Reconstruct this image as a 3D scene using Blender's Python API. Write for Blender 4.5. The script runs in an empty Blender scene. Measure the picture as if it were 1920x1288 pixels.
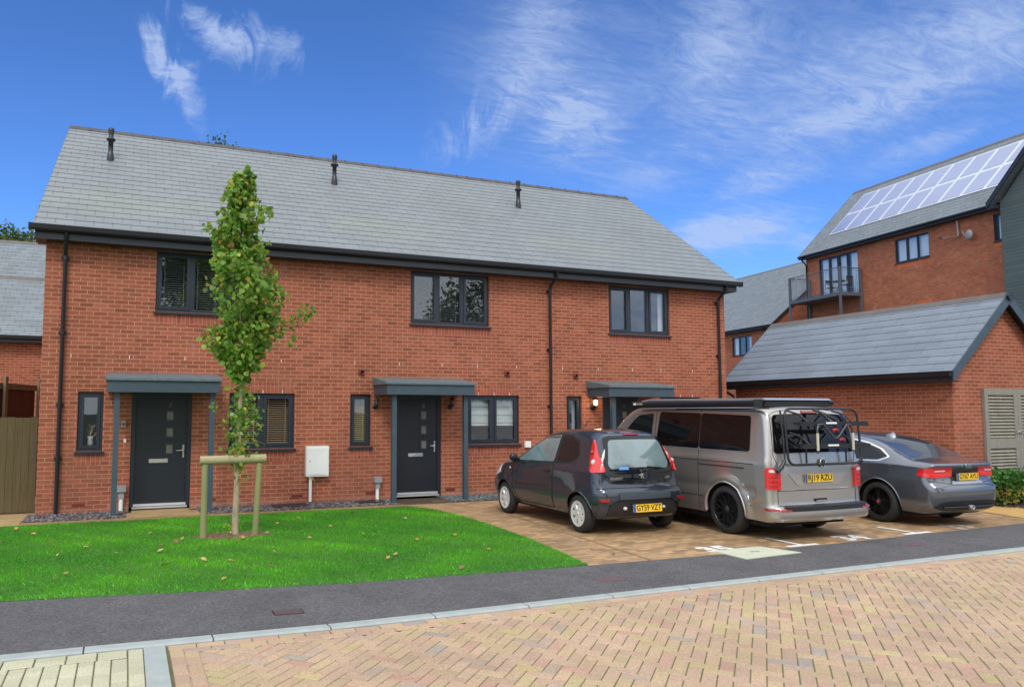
# Street scene: terrace of three brick houses, front lawn, parked cars.  Procedural only.
EXPOSURE = 0.55; SKY_STRENGTH = 0.095; CLOUD_STRENGTH = 1.0; SUN_ENERGY = 1.2
# clouds of the clear part of the sky: position, half axes, angle, amount, edge, noise kind
CLOUDS = [
 (1000, 90, 170, 100, 70, 0.42, 0.25, 1.15, 'f'), (1085, 235, 105, 120, 65, 0.55, 0.25, 1.3, 'f'), (1350, 60, 230, 90, 80, 0.42, 0.2, 1.15, 'f'), (1600, 180, 330, 120, 25, 0.40, 0.2, 1.15, 'f'), (1380, 430, 150, 50, 8, 0.75, 0.15, 1.1, 'f'),
 (318, 128, 36, 92, 25, 1.25, 0.30, 1.2, 'd'), (425, 68, 105, 38, -28, 0.95, 0.35, 1.3, 'd'), (1060, 230, 75, 65, 60, 0.62, 0.25, 1.5, 'f'),
 (1040, 130, 230, 190, 0, 0.26, -0.1, 1.1, 'n'), (900, 230, 110, 50, 35, 0.55, 0.3, 1.2, 'd'), (1500, 120, 420, 190, 10, 0.30, -0.1, 1.15, 'n'),
 (1350, 440, 110, 40, 5, 0.7, 0.3, 1.2, 'm'), (1440, 335, 120, 40, 20, 0.62, 0.25, 1.2, 'm'), (1640, 200, 190, 32, 22, 0.5, 0.2, 1.2, 'm'),
 (1720, 280, 130, 30, 20, 0.45, 0.2, 1.2, 'm'), (1880, 60, 160, 120, 0, 0.35, 0.0, 1.2, 'n'), (530, 80, 60, 35, -30, 0.5, 0.4, 1.3, 'd'), (1505, 455, 45, 25, 0, 0.7, 0.3, 1.2, 'm'), (1220, 330, 120, 60, 10, 0.35, 0.2, 1.2, 'm')]
import bpy, bmesh, math, random
import numpy as np
from mathutils import Vector, Matrix
random.seed(7); RNG = np.random.default_rng(7)
SC = bpy.context.scene; COL = SC.collection
rad = math.radians

# ------------------------------------------------------------------ camera
cam = bpy.data.cameras.new('camera'); cam.lens = 27.0; cam.sensor_width = 36.0
cam.shift_x = (960 - 843.35) / 1920; cam.shift_y = (658.42 - 644) / 1920
cam.clip_end = 2000; cam.clip_start = 0.05
cam_o = bpy.data.objects.new('camera', cam); COL.objects.link(cam_o)
cam_o.location = (1.3708, -14.8631, 1.7568)
cam_o.rotation_euler = (math.pi / 2 + 0.0788, 0, -0.3977)
SC.camera = cam_o
SC.view_settings.view_transform = 'Standard'; SC.view_settings.look = 'None'
SC.view_settings.exposure = EXPOSURE; SC.view_settings.gamma = 1
SC.cycles.max_bounces = 8; SC.cycles.transparent_max_bounces = 12

# ------------------------------------------------------------------ world: daylight sky with broken cloud, unseen cloud added overhead and behind to light the scene
W = bpy.data.worlds.new('World'); SC.world = W; W.use_nodes = True
nt = W.node_tree; N = nt.nodes; L = nt.links; N.clear()
def wn(t, **k):
    n = N.new(t)
    for a, b in k.items(): setattr(n, a, b)
    return n
def wm(op, a, b=None, c=None, clamp=False):
    n = N.new('ShaderNodeMath'); n.operation = op; n.use_clamp = clamp
    for i, x in enumerate((a, b, c)):
        if x is None: continue
        if isinstance(x, (int, float)): n.inputs[i].default_value = x
        else: L.new(x, n.inputs[i])
    return n.outputs[0]
def wdot(v, d):
    n = N.new('ShaderNodeVectorMath'); n.operation = 'DOT_PRODUCT'; L.new(v, n.inputs[0]); n.inputs[1].default_value = d
    return n.outputs['Value']
SUN_EL, SUN_AZ = rad(48), rad(205)
tc = wn('ShaderNodeTexCoord'); DIR = tc.outputs['Generated']
sky = wn('ShaderNodeTexSky'); sky.sky_type = 'NISHITA'; sky.sun_disc = False
sky.sun_elevation = SUN_EL; sky.sun_rotation = SUN_AZ; sky.air_density = 1.0; sky.dust_density = 0.3; sky.ozone_density = 3.0
sep = wn('ShaderNodeSeparateXYZ'); L.new(DIR, sep.inputs[0]); DX, DY, DZ = sep.outputs
tint = wn('ShaderNodeMix', data_type='RGBA', blend_type='MULTIPLY'); tint.inputs['Factor'].default_value = 1
L.new(sky.outputs[0], tint.inputs['A'])
rampc = wn('ShaderNodeValToRGB'); L.new(wm('MULTIPLY', DZ, 1.0), rampc.inputs[0])
cr = rampc.color_ramp; cr.elements[0].position = 0.0; cr.elements[1].position = 0.6
cr.elements[0].color = (0.62, 0.83, 1.30, 1); cr.elements[1].color = (0.42, 0.70, 1.12, 1)
e = cr.elements.new(0.22); e.color = (0.50, 0.80, 1.32, 1)
L.new(rampc.outputs[0], tint.inputs['B'])
bg_sky = wn('ShaderNodeBackground'); bg_sky.inputs[1].default_value = SKY_STRENGTH; L.new(tint.outputs['Result'], bg_sky.inputs[0])
# cloud plane coordinates
zc = wm('MAXIMUM', DZ, 0.03); inv = wm('DIVIDE', 1.0, wm('ADD', zc, 0.12))
comb = wn('ShaderNodeCombineXYZ'); L.new(wm('MULTIPLY', DX, inv), comb.inputs[0]); L.new(wm('MULTIPLY', DY, inv), comb.inputs[1])
def noise(scale, detail, rough, dist, vec, stretch=(1, 1, 1), rot=0.0, loc=(0, 0, 0)):
    mp = wn('ShaderNodeMapping'); L.new(vec, mp.inputs[0]); mp.inputs['Scale'].default_value = stretch
    mp.inputs['Rotation'].default_value = (0, 0, rot); mp.inputs['Location'].default_value = loc
    n = wn('ShaderNodeTexNoise'); L.new(mp.outputs[0], n.inputs['Vector'])
    n.inputs['Scale'].default_value = scale; n.inputs['Detail'].default_value = detail
    n.inputs['Roughness'].default_value = rough; n.inputs['Distortion'].default_value = dist
    return n.outputs['Fac']
n1 = noise(1.5, 10, 0.62, 0.9, comb.outputs[0], (1.0, 1.7, 1), 0.5)
n2 = noise(5.0, 9, 0.65, 0.7, comb.outputs[0], (1, 1.5, 1), 0.4)
nd = noise(13.0, 12, 0.66, 1.2, DIR, (1.6, 1, 0.8), 0.6)
nf = noise(3.2, 12, 0.70, 2.2, comb.outputs[0], (1.0, 2.6, 1), 0.9, (3.1, 1.7, 0))
def vdir(px, py):      # direction of a point of the sky as measured on site
    f, cx, cy = 1440, 843.35, 658.42; t, y = 0.0788, 0.3977
    fw = Vector((math.sin(y) * math.cos(t), math.cos(y) * math.cos(t), math.sin(t))); rt = Vector((math.cos(y), -math.sin(y), 0)); up = rt.cross(fw)
    return (rt * (px - cx) / f - up * (py - cy) / f + fw).normalized(), rt, up
def blob(px, py, a, b, ang, amp, lo, hi, tex, gain=1.7):
    c, rt, up = vdir(px, py); rt = (rt - c * rt.dot(c)).normalized(); up = c.cross(rt) * -1
    ca, sa = math.cos(rad(ang)), math.sin(rad(ang))
    ax = rt * ca + up * sa; bx = up * ca - rt * sa
    u = wm('DIVIDE', wdot(DIR, ax), a / 1440.0); v = wm('DIVIDE', wdot(DIR, bx), b / 1440.0)
    r2 = wm('ADD', wm('MULTIPLY', u, u), wm('MULTIPLY', v, v)); g = wm('POWER', 2.718, wm('MULTIPLY', r2, -1.0))
    g = wm('MULTIPLY', g, wm('GREATER_THAN', wdot(DIR, c), 0.3))
    s = wm('ADD', g, wm('MULTIPLY', wm('SUBTRACT', tex, 0.5), gain))
    mr = wn('ShaderNodeMapRange', interpolation_type='SMOOTHSTEP'); L.new(s, mr.inputs[0]); mr.inputs[1].default_value = lo; mr.inputs[2].default_value = hi
    return wm('MULTIPLY', wm('MULTIPLY', mr.outputs[0], g), amp)
parts = []
for args in CLOUDS: parts.append(blob(*args[:8], {'n': n1, 'm': n2, 'd': nd, 'f': nf}[args[8]], 3.6 if args[8] == 'd' else 1.7))
tot = parts[0]
for p_ in parts[1:]: tot = wm('ADD', tot, p_)
nb_ = noise(6.5, 12, 0.74, 1.6, comb.outputs[0], (1.0, 2.2, 1), 1.2, (9, 4, 0))
mod = wm('MULTIPLY_ADD', wm('SUBTRACT', nb_, 0.38), 3.0, 0.28, clamp=True)
tot = wm('MINIMUM', wm('MULTIPLY', tot, wm('ADD', 0.26, wm('MULTIPLY', mod, 0.95))), 0.78)
# cloud cover added outside the view for soft light and white reflections
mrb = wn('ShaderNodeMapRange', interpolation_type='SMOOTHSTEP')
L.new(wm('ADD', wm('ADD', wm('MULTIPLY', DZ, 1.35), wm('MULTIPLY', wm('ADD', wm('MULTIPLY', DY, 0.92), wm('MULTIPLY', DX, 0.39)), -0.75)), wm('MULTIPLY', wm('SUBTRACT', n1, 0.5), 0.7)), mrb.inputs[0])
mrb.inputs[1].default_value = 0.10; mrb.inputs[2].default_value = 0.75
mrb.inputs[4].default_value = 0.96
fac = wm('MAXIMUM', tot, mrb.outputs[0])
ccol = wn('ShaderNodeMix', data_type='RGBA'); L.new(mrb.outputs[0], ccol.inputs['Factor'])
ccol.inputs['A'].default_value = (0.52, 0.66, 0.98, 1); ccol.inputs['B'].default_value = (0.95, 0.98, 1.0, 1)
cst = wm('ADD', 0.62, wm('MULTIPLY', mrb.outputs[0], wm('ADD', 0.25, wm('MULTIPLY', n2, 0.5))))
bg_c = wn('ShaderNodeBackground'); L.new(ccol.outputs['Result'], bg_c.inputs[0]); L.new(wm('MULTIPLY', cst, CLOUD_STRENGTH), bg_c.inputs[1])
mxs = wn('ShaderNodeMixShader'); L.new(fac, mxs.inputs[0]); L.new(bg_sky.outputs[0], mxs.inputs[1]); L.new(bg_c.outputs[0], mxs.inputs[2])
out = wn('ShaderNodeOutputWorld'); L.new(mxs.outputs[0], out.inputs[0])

# ------------------------------------------------------------------ sun
sl = bpy.data.lights.new('sun', 'SUN'); sl.energy = SUN_ENERGY; sl.angle = rad(14); sl.color = (1.0, 0.95, 0.88)
so = bpy.data.objects.new('sun', sl); COL.objects.link(so)
sd = Vector((math.sin(SUN_AZ) * math.cos(SUN_EL), math.cos(SUN_AZ) * math.cos(SUN_EL), math.sin(SUN_EL)))
so.rotation_euler = sd.to_track_quat('Z', 'Y').to_euler(); so.location = (0, -20, 30)

# ------------------------------------------------------------------ materials
def mat(name, col=(0.5, 0.5, 0.5), rough=0.6, metal=0.0, var=0.0, vscale=3.0, bump=0.0, bscale=40.0, coat=0.0, emit=None, estr=0.0, spec=0.5, col2=None, trans=0.0, detail=6, distort=0.0, aniso=None):
    m = bpy.data.materials.new(name); m.use_nodes = True; t = m.node_tree; P = t.nodes['Principled BSDF']
    P.inputs['Base Color'].default_value = (*col, 1); P.inputs['Roughness'].default_value = rough; P.inputs['Metallic'].default_value = metal
    P.inputs['Specular IOR Level'].default_value = spec
    if coat: P.inputs['Coat Weight'].default_value = coat; P.inputs['Coat Roughness'].default_value = 0.04
    if trans: P.inputs['Transmission Weight'].default_value = trans
    if emit: P.inputs['Emission Color'].default_value = (*emit, 1); P.inputs['Emission Strength'].default_value = estr
    if var or col2 or bump:
        tcn = t.nodes.new('ShaderNodeTexCoord'); mpn = t.nodes.new('ShaderNodeMapping'); t.links.new(tcn.outputs['Object'], mpn.inputs[0])
        if aniso: mpn.inputs['Scale'].default_value = aniso
    if var or col2:
        n = t.nodes.new('ShaderNodeTexNoise'); n.inputs['Scale'].default_value = vscale; n.inputs['Detail'].default_value = detail; n.inputs['Roughness'].default_value = 0.6
        n.inputs['Distortion'].default_value = distort
        t.links.new(mpn.outputs[0], n.inputs['Vector'])
        r = t.nodes.new('ShaderNodeValToRGB'); t.links.new(n.outputs['Fac'], r.inputs[0])
        r.color_ramp.elements[0].position = 0.3; r.color_ramp.elements[1].position = 0.7
        a = col if col2 else tuple(c * (1 - var) for c in col); b = col2 if col2 else tuple(min(1, c * (1 + var)) for c in col)
        r.color_ramp.elements[0].color = (*a, 1); r.color_ramp.elements[1].color = (*b, 1)
        t.links.new(r.outputs[0], P.inputs['Base Color'])
    if bump:
        n = t.nodes.new('ShaderNodeTexNoise'); n.inputs['Scale'].default_value = bscale; n.inputs['Detail'].default_value = 5
        t.links.new(mpn.outputs[0], n.inputs['Vector'])
        b = t.nodes.new('ShaderNodeBump'); b.inputs['Strength'].default_value = bump; b.inputs['Distance'].default_value = 0.01
        t.links.new(n.outputs['Fac'], b.inputs['Height']); t.links.new(b.outputs[0], P.inputs['Normal'])
    return m
def bricky(name, c1, c2, mortar, bw=0.225, rh=0.075, ms=0.0055, offset=0.5, rough=0.85, bumpd=0.004, stain=(0.55, 0.42, 0.33), stain_amt=0.25, third=None, vary=0.35, smooth=0.1, big=0.12, dirt=None, spec=0.3):
    m = bpy.data.materials.new(name); m.use_nodes = True; t = m.node_tree; nn, ll = t.nodes, t.links; P = nn['Principled BSDF']
    P.inputs['Roughness'].default_value = rough; P.inputs['Specular IOR Level'].default_value = spec
    uv = nn.new('ShaderNodeUVMap'); 
    br = nn.new('ShaderNodeTexBrick'); ll.new(uv.outputs[0], br.inputs['Vector']); br.offset = offset
    br.inputs['Color1'].default_value = (*c1, 1); br.inputs['Color2'].default_value = (*c2, 1); br.inputs['Mortar'].default_value = (*mortar, 1)
    br.inputs['Scale'].default_value = 1; br.inputs['Mortar Size'].default_value = ms; br.inputs['Mortar Smooth'].default_value = smooth
    br.inputs['Brick Width'].default_value = bw; br.inputs['Row Height'].default_value = rh; br.inputs['Bias'].default_value = 0.0
    # second brick texture with the same bond gives a further random tone per unit
    b2 = nn.new('ShaderNodeTexBrick'); mp = nn.new('ShaderNodeMapping'); ll.new(uv.outputs[0], mp.inputs[0]); mp.inputs['Location'].default_value = (bw * 14, rh * 22, 0)
    ll.new(mp.outputs[0], b2.inputs['Vector']); b2.offset = offset
    for k, v in (('Scale', 1), ('Mortar Size', 0.0), ('Brick Width', bw), ('Row Height', rh)): b2.inputs[k].default_value = v
    b2.inputs['Color1'].default_value = (1 - vary,) * 3 + (1,); b2.inputs['Color2'].default_value = (1 + vary * 0.6,) * 3 + (1,)
    mx = nn.new('ShaderNodeMix'); mx.data_type = 'RGBA'; mx.blend_type = 'MULTIPLY'; 
    inv_ = nn.new('ShaderNodeMath'); inv_.operation = 'SUBTRACT'; inv_.inputs[0].default_value = 1; ll.new(br.outputs['Fac'], inv_.inputs[1]); ll.new(inv_.outputs[0], mx.inputs['Factor'])
    ll.new(br.outputs['Color'], mx.inputs['A']); ll.new(b2.outputs['Color'], mx.inputs['B'])
    cur = mx.outputs['Result']
    # large soft tone changes
    n = nn.new('ShaderNodeTexNoise'); ll.new(uv.outputs[0], n.inputs['Vector']); n.inputs['Scale'].default_value = 0.7; n.inputs['Detail'].default_value = 5; n.inputs['Roughness'].default_value = 0.65
    r = nn.new('ShaderNodeMapRange'); ll.new(n.outputs['Fac'], r.inputs[0]); r.inputs[1].default_value = 0.3; r.inputs[2].default_value = 0.7; r.inputs[3].default_value = 1 - big; r.inputs[4].default_value = 1 + big
    m2 = nn.new('ShaderNodeMix'); m2.data_type = 'RGBA'; m2.blend_type = 'MULTIPLY'; m2.inputs['Factor'].default_value = 1; ll.new(cur, m2.inputs['A']); ll.new(r.outputs[0], m2.inputs['B']); cur = m2.outputs['Result']
    # bloom and stains
    n = nn.new('ShaderNodeTexNoise'); ll.new(uv.outputs[0], n.inputs['Vector']); n.inputs['Scale'].default_value = 2.3; n.inputs['Detail'].default_value = 9; n.inputs['Roughness'].default_value = 0.7
    r = nn.new('ShaderNodeMapRange'); ll.new(n.outputs['Fac'], r.inputs[0]); r.inputs[1].default_value = 0.52; r.inputs[2].default_value = 0.75; r.inputs[4].default_value = stain_amt
    m3 = nn.new('ShaderNodeMix'); m3.data_type = 'RGBA'; ll.new(r.outputs[0], m3.inputs['Factor']); ll.new(cur, m3.inputs['A']); m3.inputs['B'].default_value = (*stain, 1); cur = m3.outputs['Result']
    if dirt:   # (colour, u0, v0, radius u, radius v, amount) patches of algae
        for (dc, u0, v0, ru, rv, am) in dirt:
            mp3 = nn.new('ShaderNodeMapping'); mp3.vector_type = 'TEXTURE'; mp3.inputs['Location'].default_value = (u0, v0, 0); mp3.inputs['Scale'].default_value = (ru, rv, 1); ll.new(uv.outputs[0], mp3.inputs[0])
            ln = nn.new('ShaderNodeVectorMath'); ln.operation = 'LENGTH'; ll.new(mp3.outputs[0], ln.inputs[0])
            n = nn.new('ShaderNodeTexNoise'); ll.new(uv.outputs[0], n.inputs['Vector']); n.inputs['Scale'].default_value = 1.6; n.inputs['Detail'].default_value = 8
            ad = nn.new('ShaderNodeMath'); ad.operation = 'MULTIPLY_ADD'; ll.new(n.outputs['Fac'], ad.inputs[0]); ad.inputs[1].default_value = 1.6; ll.new(ln.outputs['Value'], ad.inputs[2])
            r = nn.new('ShaderNodeMapRange'); ll.new(ad.outputs[0], r.inputs[0]); r.inputs[1].default_value = 0.9; r.inputs[2].default_value = 1.9; r.inputs[3].default_value = am; r.inputs[4].default_value = 0
            m4 = nn.new('ShaderNodeMix'); m4.data_type = 'RGBA'; ll.new(r.outputs[0], m4.inputs['Factor']); ll.new(cur, m4.inputs['A']); m4.inputs['B'].default_value = (*dc, 1); cur = m4.outputs['Result']
    ll.new(cur, P.inputs['Base Color'])
    n = nn.new('ShaderNodeTexNoise'); ll.new(uv.outputs[0], n.inputs['Vector']); n.inputs['Scale'].default_value = 90; n.inputs['Detail'].default_value = 4
    ad = nn.new('ShaderNodeMath'); ad.operation = 'MULTIPLY_ADD'; ll.new(n.outputs['Fac'], ad.inputs[0]); ad.inputs[1].default_value = 0.3; ll.new(inv_.outputs[0], ad.inputs[2])
    b = nn.new('ShaderNodeBump'); b.inputs['Strength'].default_value = 0.8; b.inputs['Distance'].default_value = bumpd
    ll.new(ad.outputs[0], b.inputs['Height']); ll.new(b.outputs[0], P.inputs['Normal'])
    return m
def glass_mat(name, tint=(0.95, 0.97, 0.97), refl=0.14, rough=0.01, fm=1.0):
    m = bpy.data.materials.new(name); m.use_nodes = True; t = m.node_tree; t.nodes.clear()
    o = t.nodes.new('ShaderNodeOutputMaterial'); mx = t.nodes.new('ShaderNodeMixShader'); tr = t.nodes.new('ShaderNodeBsdfTransparent'); gl = t.nodes.new('ShaderNodeBsdfGlossy')
    tr.inputs[0].default_value = (*tint, 1); gl.inputs['Roughness'].default_value = rough; gl.inputs[0].default_value = (0.9, 0.95, 1, 1)
    fr = t.nodes.new('ShaderNodeFresnel'); fr.inputs[0].default_value = 1.52
    ad = t.nodes.new('ShaderNodeMath'); ad.operation = 'MULTIPLY_ADD'; t.links.new(fr.outputs[0], ad.inputs[0]); ad.inputs[1].default_value = fm; ad.inputs[2].default_value = refl; ad.use_clamp = True
    t.links.new(ad.outputs[0], mx.inputs[0]); t.links.new(tr.outputs[0], mx.inputs[1]); t.links.new(gl.outputs[0], mx.inputs[2]); t.links.new(mx.outputs[0], o.inputs[0])
    n = t.nodes.new('ShaderNodeTexNoise'); n.inputs['Scale'].default_value = 1.1; tcn = t.nodes.new('ShaderNodeTexCoord'); t.links.new(tcn.outputs['Object'], n.inputs['Vector'])
    b = t.nodes.new('ShaderNodeBump'); b.inputs['Strength'].default_value = 0.12; b.inputs['Distance'].default_value = 0.02; t.links.new(n.outputs['Fac'], b.inputs['Height']); t.links.new(b.outputs[0], gl.inputs['Normal'])
    return m
def attr_mat(name, rough=0.7, trans=0.0, bump=0.0, bscale=60, spec=0.4, speck=0.0):
    m = bpy.data.materials.new(name); m.use_nodes = True; t = m.node_tree; P = t.nodes['Principled BSDF']
    a = t.nodes.new('ShaderNodeAttribute'); a.attribute_name = 'tone'
    cur = a.outputs['Color']
    tcn = t.nodes.new('ShaderNodeTexCoord')
    if speck:
        n = t.nodes.new('ShaderNodeTexNoise'); n.inputs['Scale'].default_value = 110; n.inputs['Detail'].default_value = 3; t.links.new(tcn.outputs['Object'], n.inputs['Vector'])
        r = t.nodes.new('ShaderNodeMapRange'); t.links.new(n.outputs['Fac'], r.inputs[0]); r.inputs[1].default_value = 0.3; r.inputs[2].default_value = 0.7; r.inputs[3].default_value = 1 - speck; r.inputs[4].default_value = 1 + speck
        mx = t.nodes.new('ShaderNodeMix'); mx.data_type = 'RGBA'; mx.blend_type = 'MULTIPLY'; mx.inputs['Factor'].default_value = 1; t.links.new(cur, mx.inputs['A']); t.links.new(r.outputs[0], mx.inputs['B']); cur = mx.outputs['Result']
        n = t.nodes.new('ShaderNodeTexNoise'); n.inputs['Scale'].default_value = 1.3; n.inputs['Detail'].default_value = 6; t.links.new(tcn.outputs['Object'], n.inputs['Vector'])
        r = t.nodes.new('ShaderNodeMapRange'); t.links.new(n.outputs['Fac'], r.inputs[0]); r.inputs[1].default_value = 0.3; r.inputs[2].default_value = 0.7; r.inputs[3].default_value = 0.88; r.inputs[4].default_value = 1.1
        mx = t.nodes.new('ShaderNodeMix'); mx.data_type = 'RGBA'; mx.blend_type = 'MULTIPLY'; mx.inputs['Factor'].default_value = 1; t.links.new(cur, mx.inputs['A']); t.links.new(r.outputs[0], mx.inputs['B']); cur = mx.outputs['Result']
    t.links.new(cur, P.inputs['Base Color'])
    P.inputs['Roughness'].default_value = rough; P.inputs['Specular IOR Level'].default_value = spec
    if trans:
        o = t.nodes['Material Output']; tl = t.nodes.new('ShaderNodeBsdfTranslucent'); t.links.new(cur, tl.inputs[0]); ms = t.nodes.new('ShaderNodeMixShader'); ms.inputs[0].default_value = trans
        t.links.new(P.outputs[0], ms.inputs[1]); t.links.new(tl.outputs[0], ms.inputs[2]); t.links.new(ms.outputs[0], o.inputs[0])
    if bump:
        n = t.nodes.new('ShaderNodeTexNoise'); n.inputs['Scale'].default_value = bscale; t.links.new(tcn.outputs['Object'], n.inputs['Vector'])
        b = t.nodes.new('ShaderNodeBump'); b.inputs['Strength'].default_value = bump; b.inputs['Distance'].default_value = 0.005; t.links.new(n.outputs['Fac'], b.inputs['Height']); t.links.new(b.outputs[0], P.inputs['Normal'])
    return m

# ------------------------------------------------------------------ objects and mesh helpers
def tagp(o, label=None, cat=None, group=None, kind=None):
    if label: o['label'] = label
    if cat: o['category'] = cat
    if group: o['group'] = group
    if kind: o['kind'] = kind
    return o
def thing(name, label, cat, loc=(0, 0, 0), rotz=0.0, group=None):
    o = bpy.data.objects.new(name, None); COL.objects.link(o); o.location = loc; o.rotation_euler = (0, 0, rotz); o.empty_display_size = 0.2
    return tagp(o, label, cat, group)
def copy_tree(o, parent=None):
    c = o.copy(); COL.objects.link(c); c.parent = parent
    for ch in [x for x in bpy.data.objects if x.parent == o]: copy_tree(ch, c)
    return c
class MB:
    def __init__(s): s.v = []; s.f = []; s.m = []; s.s = []
    def add(s, vs, fs, m=0, sm=False):
        k = len(s.v); s.v += [tuple(map(float, v)) for v in vs]
        for f in fs: s.f.append([i + k for i in f]); s.m.append(m); s.s.append(sm)
        return s
    def box(s, x0, x1, y0, y1, z0, z1, m=0):
        v = [(x, y, z) for z in (z0, z1) for y in (y0, y1) for x in (x0, x1)]
        return s.add(v, [(0, 2, 3, 1), (4, 5, 7, 6), (0, 1, 5, 4), (2, 6, 7, 3), (0, 4, 6, 2), (1, 3, 7, 5)], m)
    def quad(s, a, b, c, d, m=0): return s.add([a, b, c, d], [(0, 1, 2, 3)], m)
    def prism(s, poly, axis, a0, a1, m=0, sm=False):
        def P(p, a):
            if axis == 'x': return (a, p[0], p[1])
            if axis == 'y': return (p[0], a, p[1])
            return (p[0], p[1], a)
        n = len(poly); v = [P(p, a0) for p in poly] + [P(p, a1) for p in poly]
        s.add(v, [tuple(range(n))[::-1], tuple(range(n, 2 * n))], m)
        return s.add(v, [(i, (i + 1) % n, (i + 1) % n + n, i + n) for i in range(n)], m, sm)
    def tube(s, pts, r, n=8, m=0, cap=True, sm=True, flat=None):
        pts = [Vector(p) for p in pts]; rs = r if isinstance(r, (list, tuple)) else [r] * len(pts)
        rings = []; up = None
        for i, p in enumerate(pts):
            d = (pts[min(i + 1, len(pts) - 1)] - pts[max(i - 1, 0)]).normalized()
            if up is None: up = Vector((0, 0, 1)) if abs(d.z) < 0.9 else Vector((1, 0, 0))
            a = d.cross(up).normalized(); up = a.cross(d).normalized()
            fx, fy = flat if flat else (1, 1)
            rings.append([p + (a * math.cos(t) * fx + up * math.sin(t) * fy) * rs[i] for t in [2 * math.pi * k / n for k in range(n)]])
        v = [q for rg in rings for q in rg]; f = []
        for i in range(len(rings) - 1):
            for k in range(n): f.append((i * n + k, i * n + (k + 1) % n, (i + 1) * n + (k + 1) % n, (i + 1) * n + k))
        s.add(v, f, m, sm)
        if cap: s.add(v, [tuple(range(n))[::-1], tuple(range((len(rings) - 1) * n, len(rings) * n))], m)
        return s
    def lathe(s, prof, c=(0, 0, 0), axis='z', n=32, m=0, sm=True, a0=0, a1=2 * math.pi):
        full = abs(a1 - a0 - 2 * math.pi) < 1e-6; cnt = n if full else n + 1; v = []
        for (r, h) in prof:
            for k in range(cnt):
                t = a0 + (a1 - a0) * k / n; x, y = r * math.cos(t), r * math.sin(t)
                v.append({'z': (c[0] + x, c[1] + y, c[2] + h), 'y': (c[0] + x, c[1] + h, c[2] + y), 'x': (c[0] + h, c[1] + x, c[2] + y)}[axis])
        f = []
        for i in range(len(prof) - 1):
            for k in range(n if full else n):
                k2 = (k + 1) % cnt if full else k + 1
                f.append((i * cnt + k, i * cnt + k2, (i + 1) * cnt + k2, (i + 1) * cnt + k))
        return s.add(v, f, m, sm)
    def grid(s, rows, m=0, sm=True, closed=False):
        h, w = len(rows), len(rows[0]); v = [p for r in rows for p in r]; f = []
        for i in range(h - 1):
            for j in range(w - 1): f.append((i * w + j, i * w + j + 1, (i + 1) * w + j + 1, (i + 1) * w + j))
        return s.add(v, f, m, sm)
    def build(s, name, mats, parent=None, fixn=True, uv=True, loc=None, merge=False):
        me = bpy.data.meshes.new(name); me.from_pydata(s.v, [], s.f)
        if not isinstance(mats, (list, tuple)): mats = [mats]
        for x in mats: me.materials.append(x)
        me.polygons.foreach_set('material_index', s.m); me.polygons.foreach_set('use_smooth', s.s); me.update()
        if fixn:
            bm = bmesh.new(); bm.from_mesh(me)
            if merge: bmesh.ops.remove_doubles(bm, verts=bm.verts, dist=1e-5)
            bmesh.ops.recalc_face_normals(bm, faces=bm.faces); bm.to_mesh(me); bm.free()
        if uv: boxuv(me)
        o = bpy.data.objects.new(name, me); COL.objects.link(o)
        if parent is not None: o.parent = parent
        if loc: o.location = loc
        return o
def boxuv(me):
    l = me.uv_layers.new(name='UVMap'); data = np.zeros(len(me.loops) * 2, 'f')
    co = np.zeros(len(me.vertices) * 3, 'f'); me.vertices.foreach_get('co', co); co = co.reshape(-1, 3)
    lv = np.zeros(len(me.loops), 'i'); me.loops.foreach_get('vertex_index', lv)
    nr = np.zeros(len(me.polygons) * 3, 'f'); me.polygons.foreach_get('normal', nr); nr = nr.reshape(-1, 3)
    lt = np.zeros(len(me.polygons), 'i'); me.polygons.foreach_get('loop_total', lt)
    n = np.repeat(nr, lt, axis=0); p = co[lv]
    t = np.stack([-n[:, 1], n[:, 0], 0 * n[:, 0]], 1); ln = np.linalg.norm(t, axis=1); flat = ln < 1e-3
    t[flat] = (1, 0, 0); ln[flat] = 1; t /= ln[:, None]
    # keep u growing the same way on facing walls
    b = np.cross(n, t); sg = np.where((t[:, 0] + t[:, 1] * 0.5) < 0, -1, 1)[:, None]; t = t * sg
    data[0::2] = (p * t).sum(1); data[1::2] = (p * b).sum(1) * np.where(b[:, 2] < -1e-4, -1, 1)
    l.data.foreach_set('uv', data)
def set_tone(me, cols):      # one colour per face -> corner attribute
    lt = np.zeros(len(me.polygons), 'i'); me.polygons.foreach_get('loop_total', lt)
    a = me.color_attributes.new('tone', 'FLOAT_COLOR', 'CORNER'); c = np.repeat(np.asarray(cols, 'f'), lt, axis=0)
    c = np.concatenate([c, np.ones((len(c), 1), 'f')], 1); a.data.foreach_set('color', c.ravel())
def text_geo(body, size, spacing=1.0, bold=0.0):
    cu = bpy.data.curves.new('lettering', 'FONT'); cu.body = body; cu.size = size; cu.align_x = 'CENTER'; cu.align_y = 'CENTER'; cu.space_character = spacing; cu.offset = bold; cu.resolution_u = 3
    o = bpy.data.objects.new('lettering', cu); COL.objects.link(o); dg = bpy.context.evaluated_depsgraph_get(); dg.update()
    me = o.evaluated_get(dg).to_mesh(); vs = [tuple(v.co) for v in me.vertices]; fs = [tuple(p.vertices) for p in me.polygons]
    o.evaluated_get(dg).to_mesh_clear(); bpy.data.objects.remove(o); bpy.data.curves.remove(cu)
    return vs, fs
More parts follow.
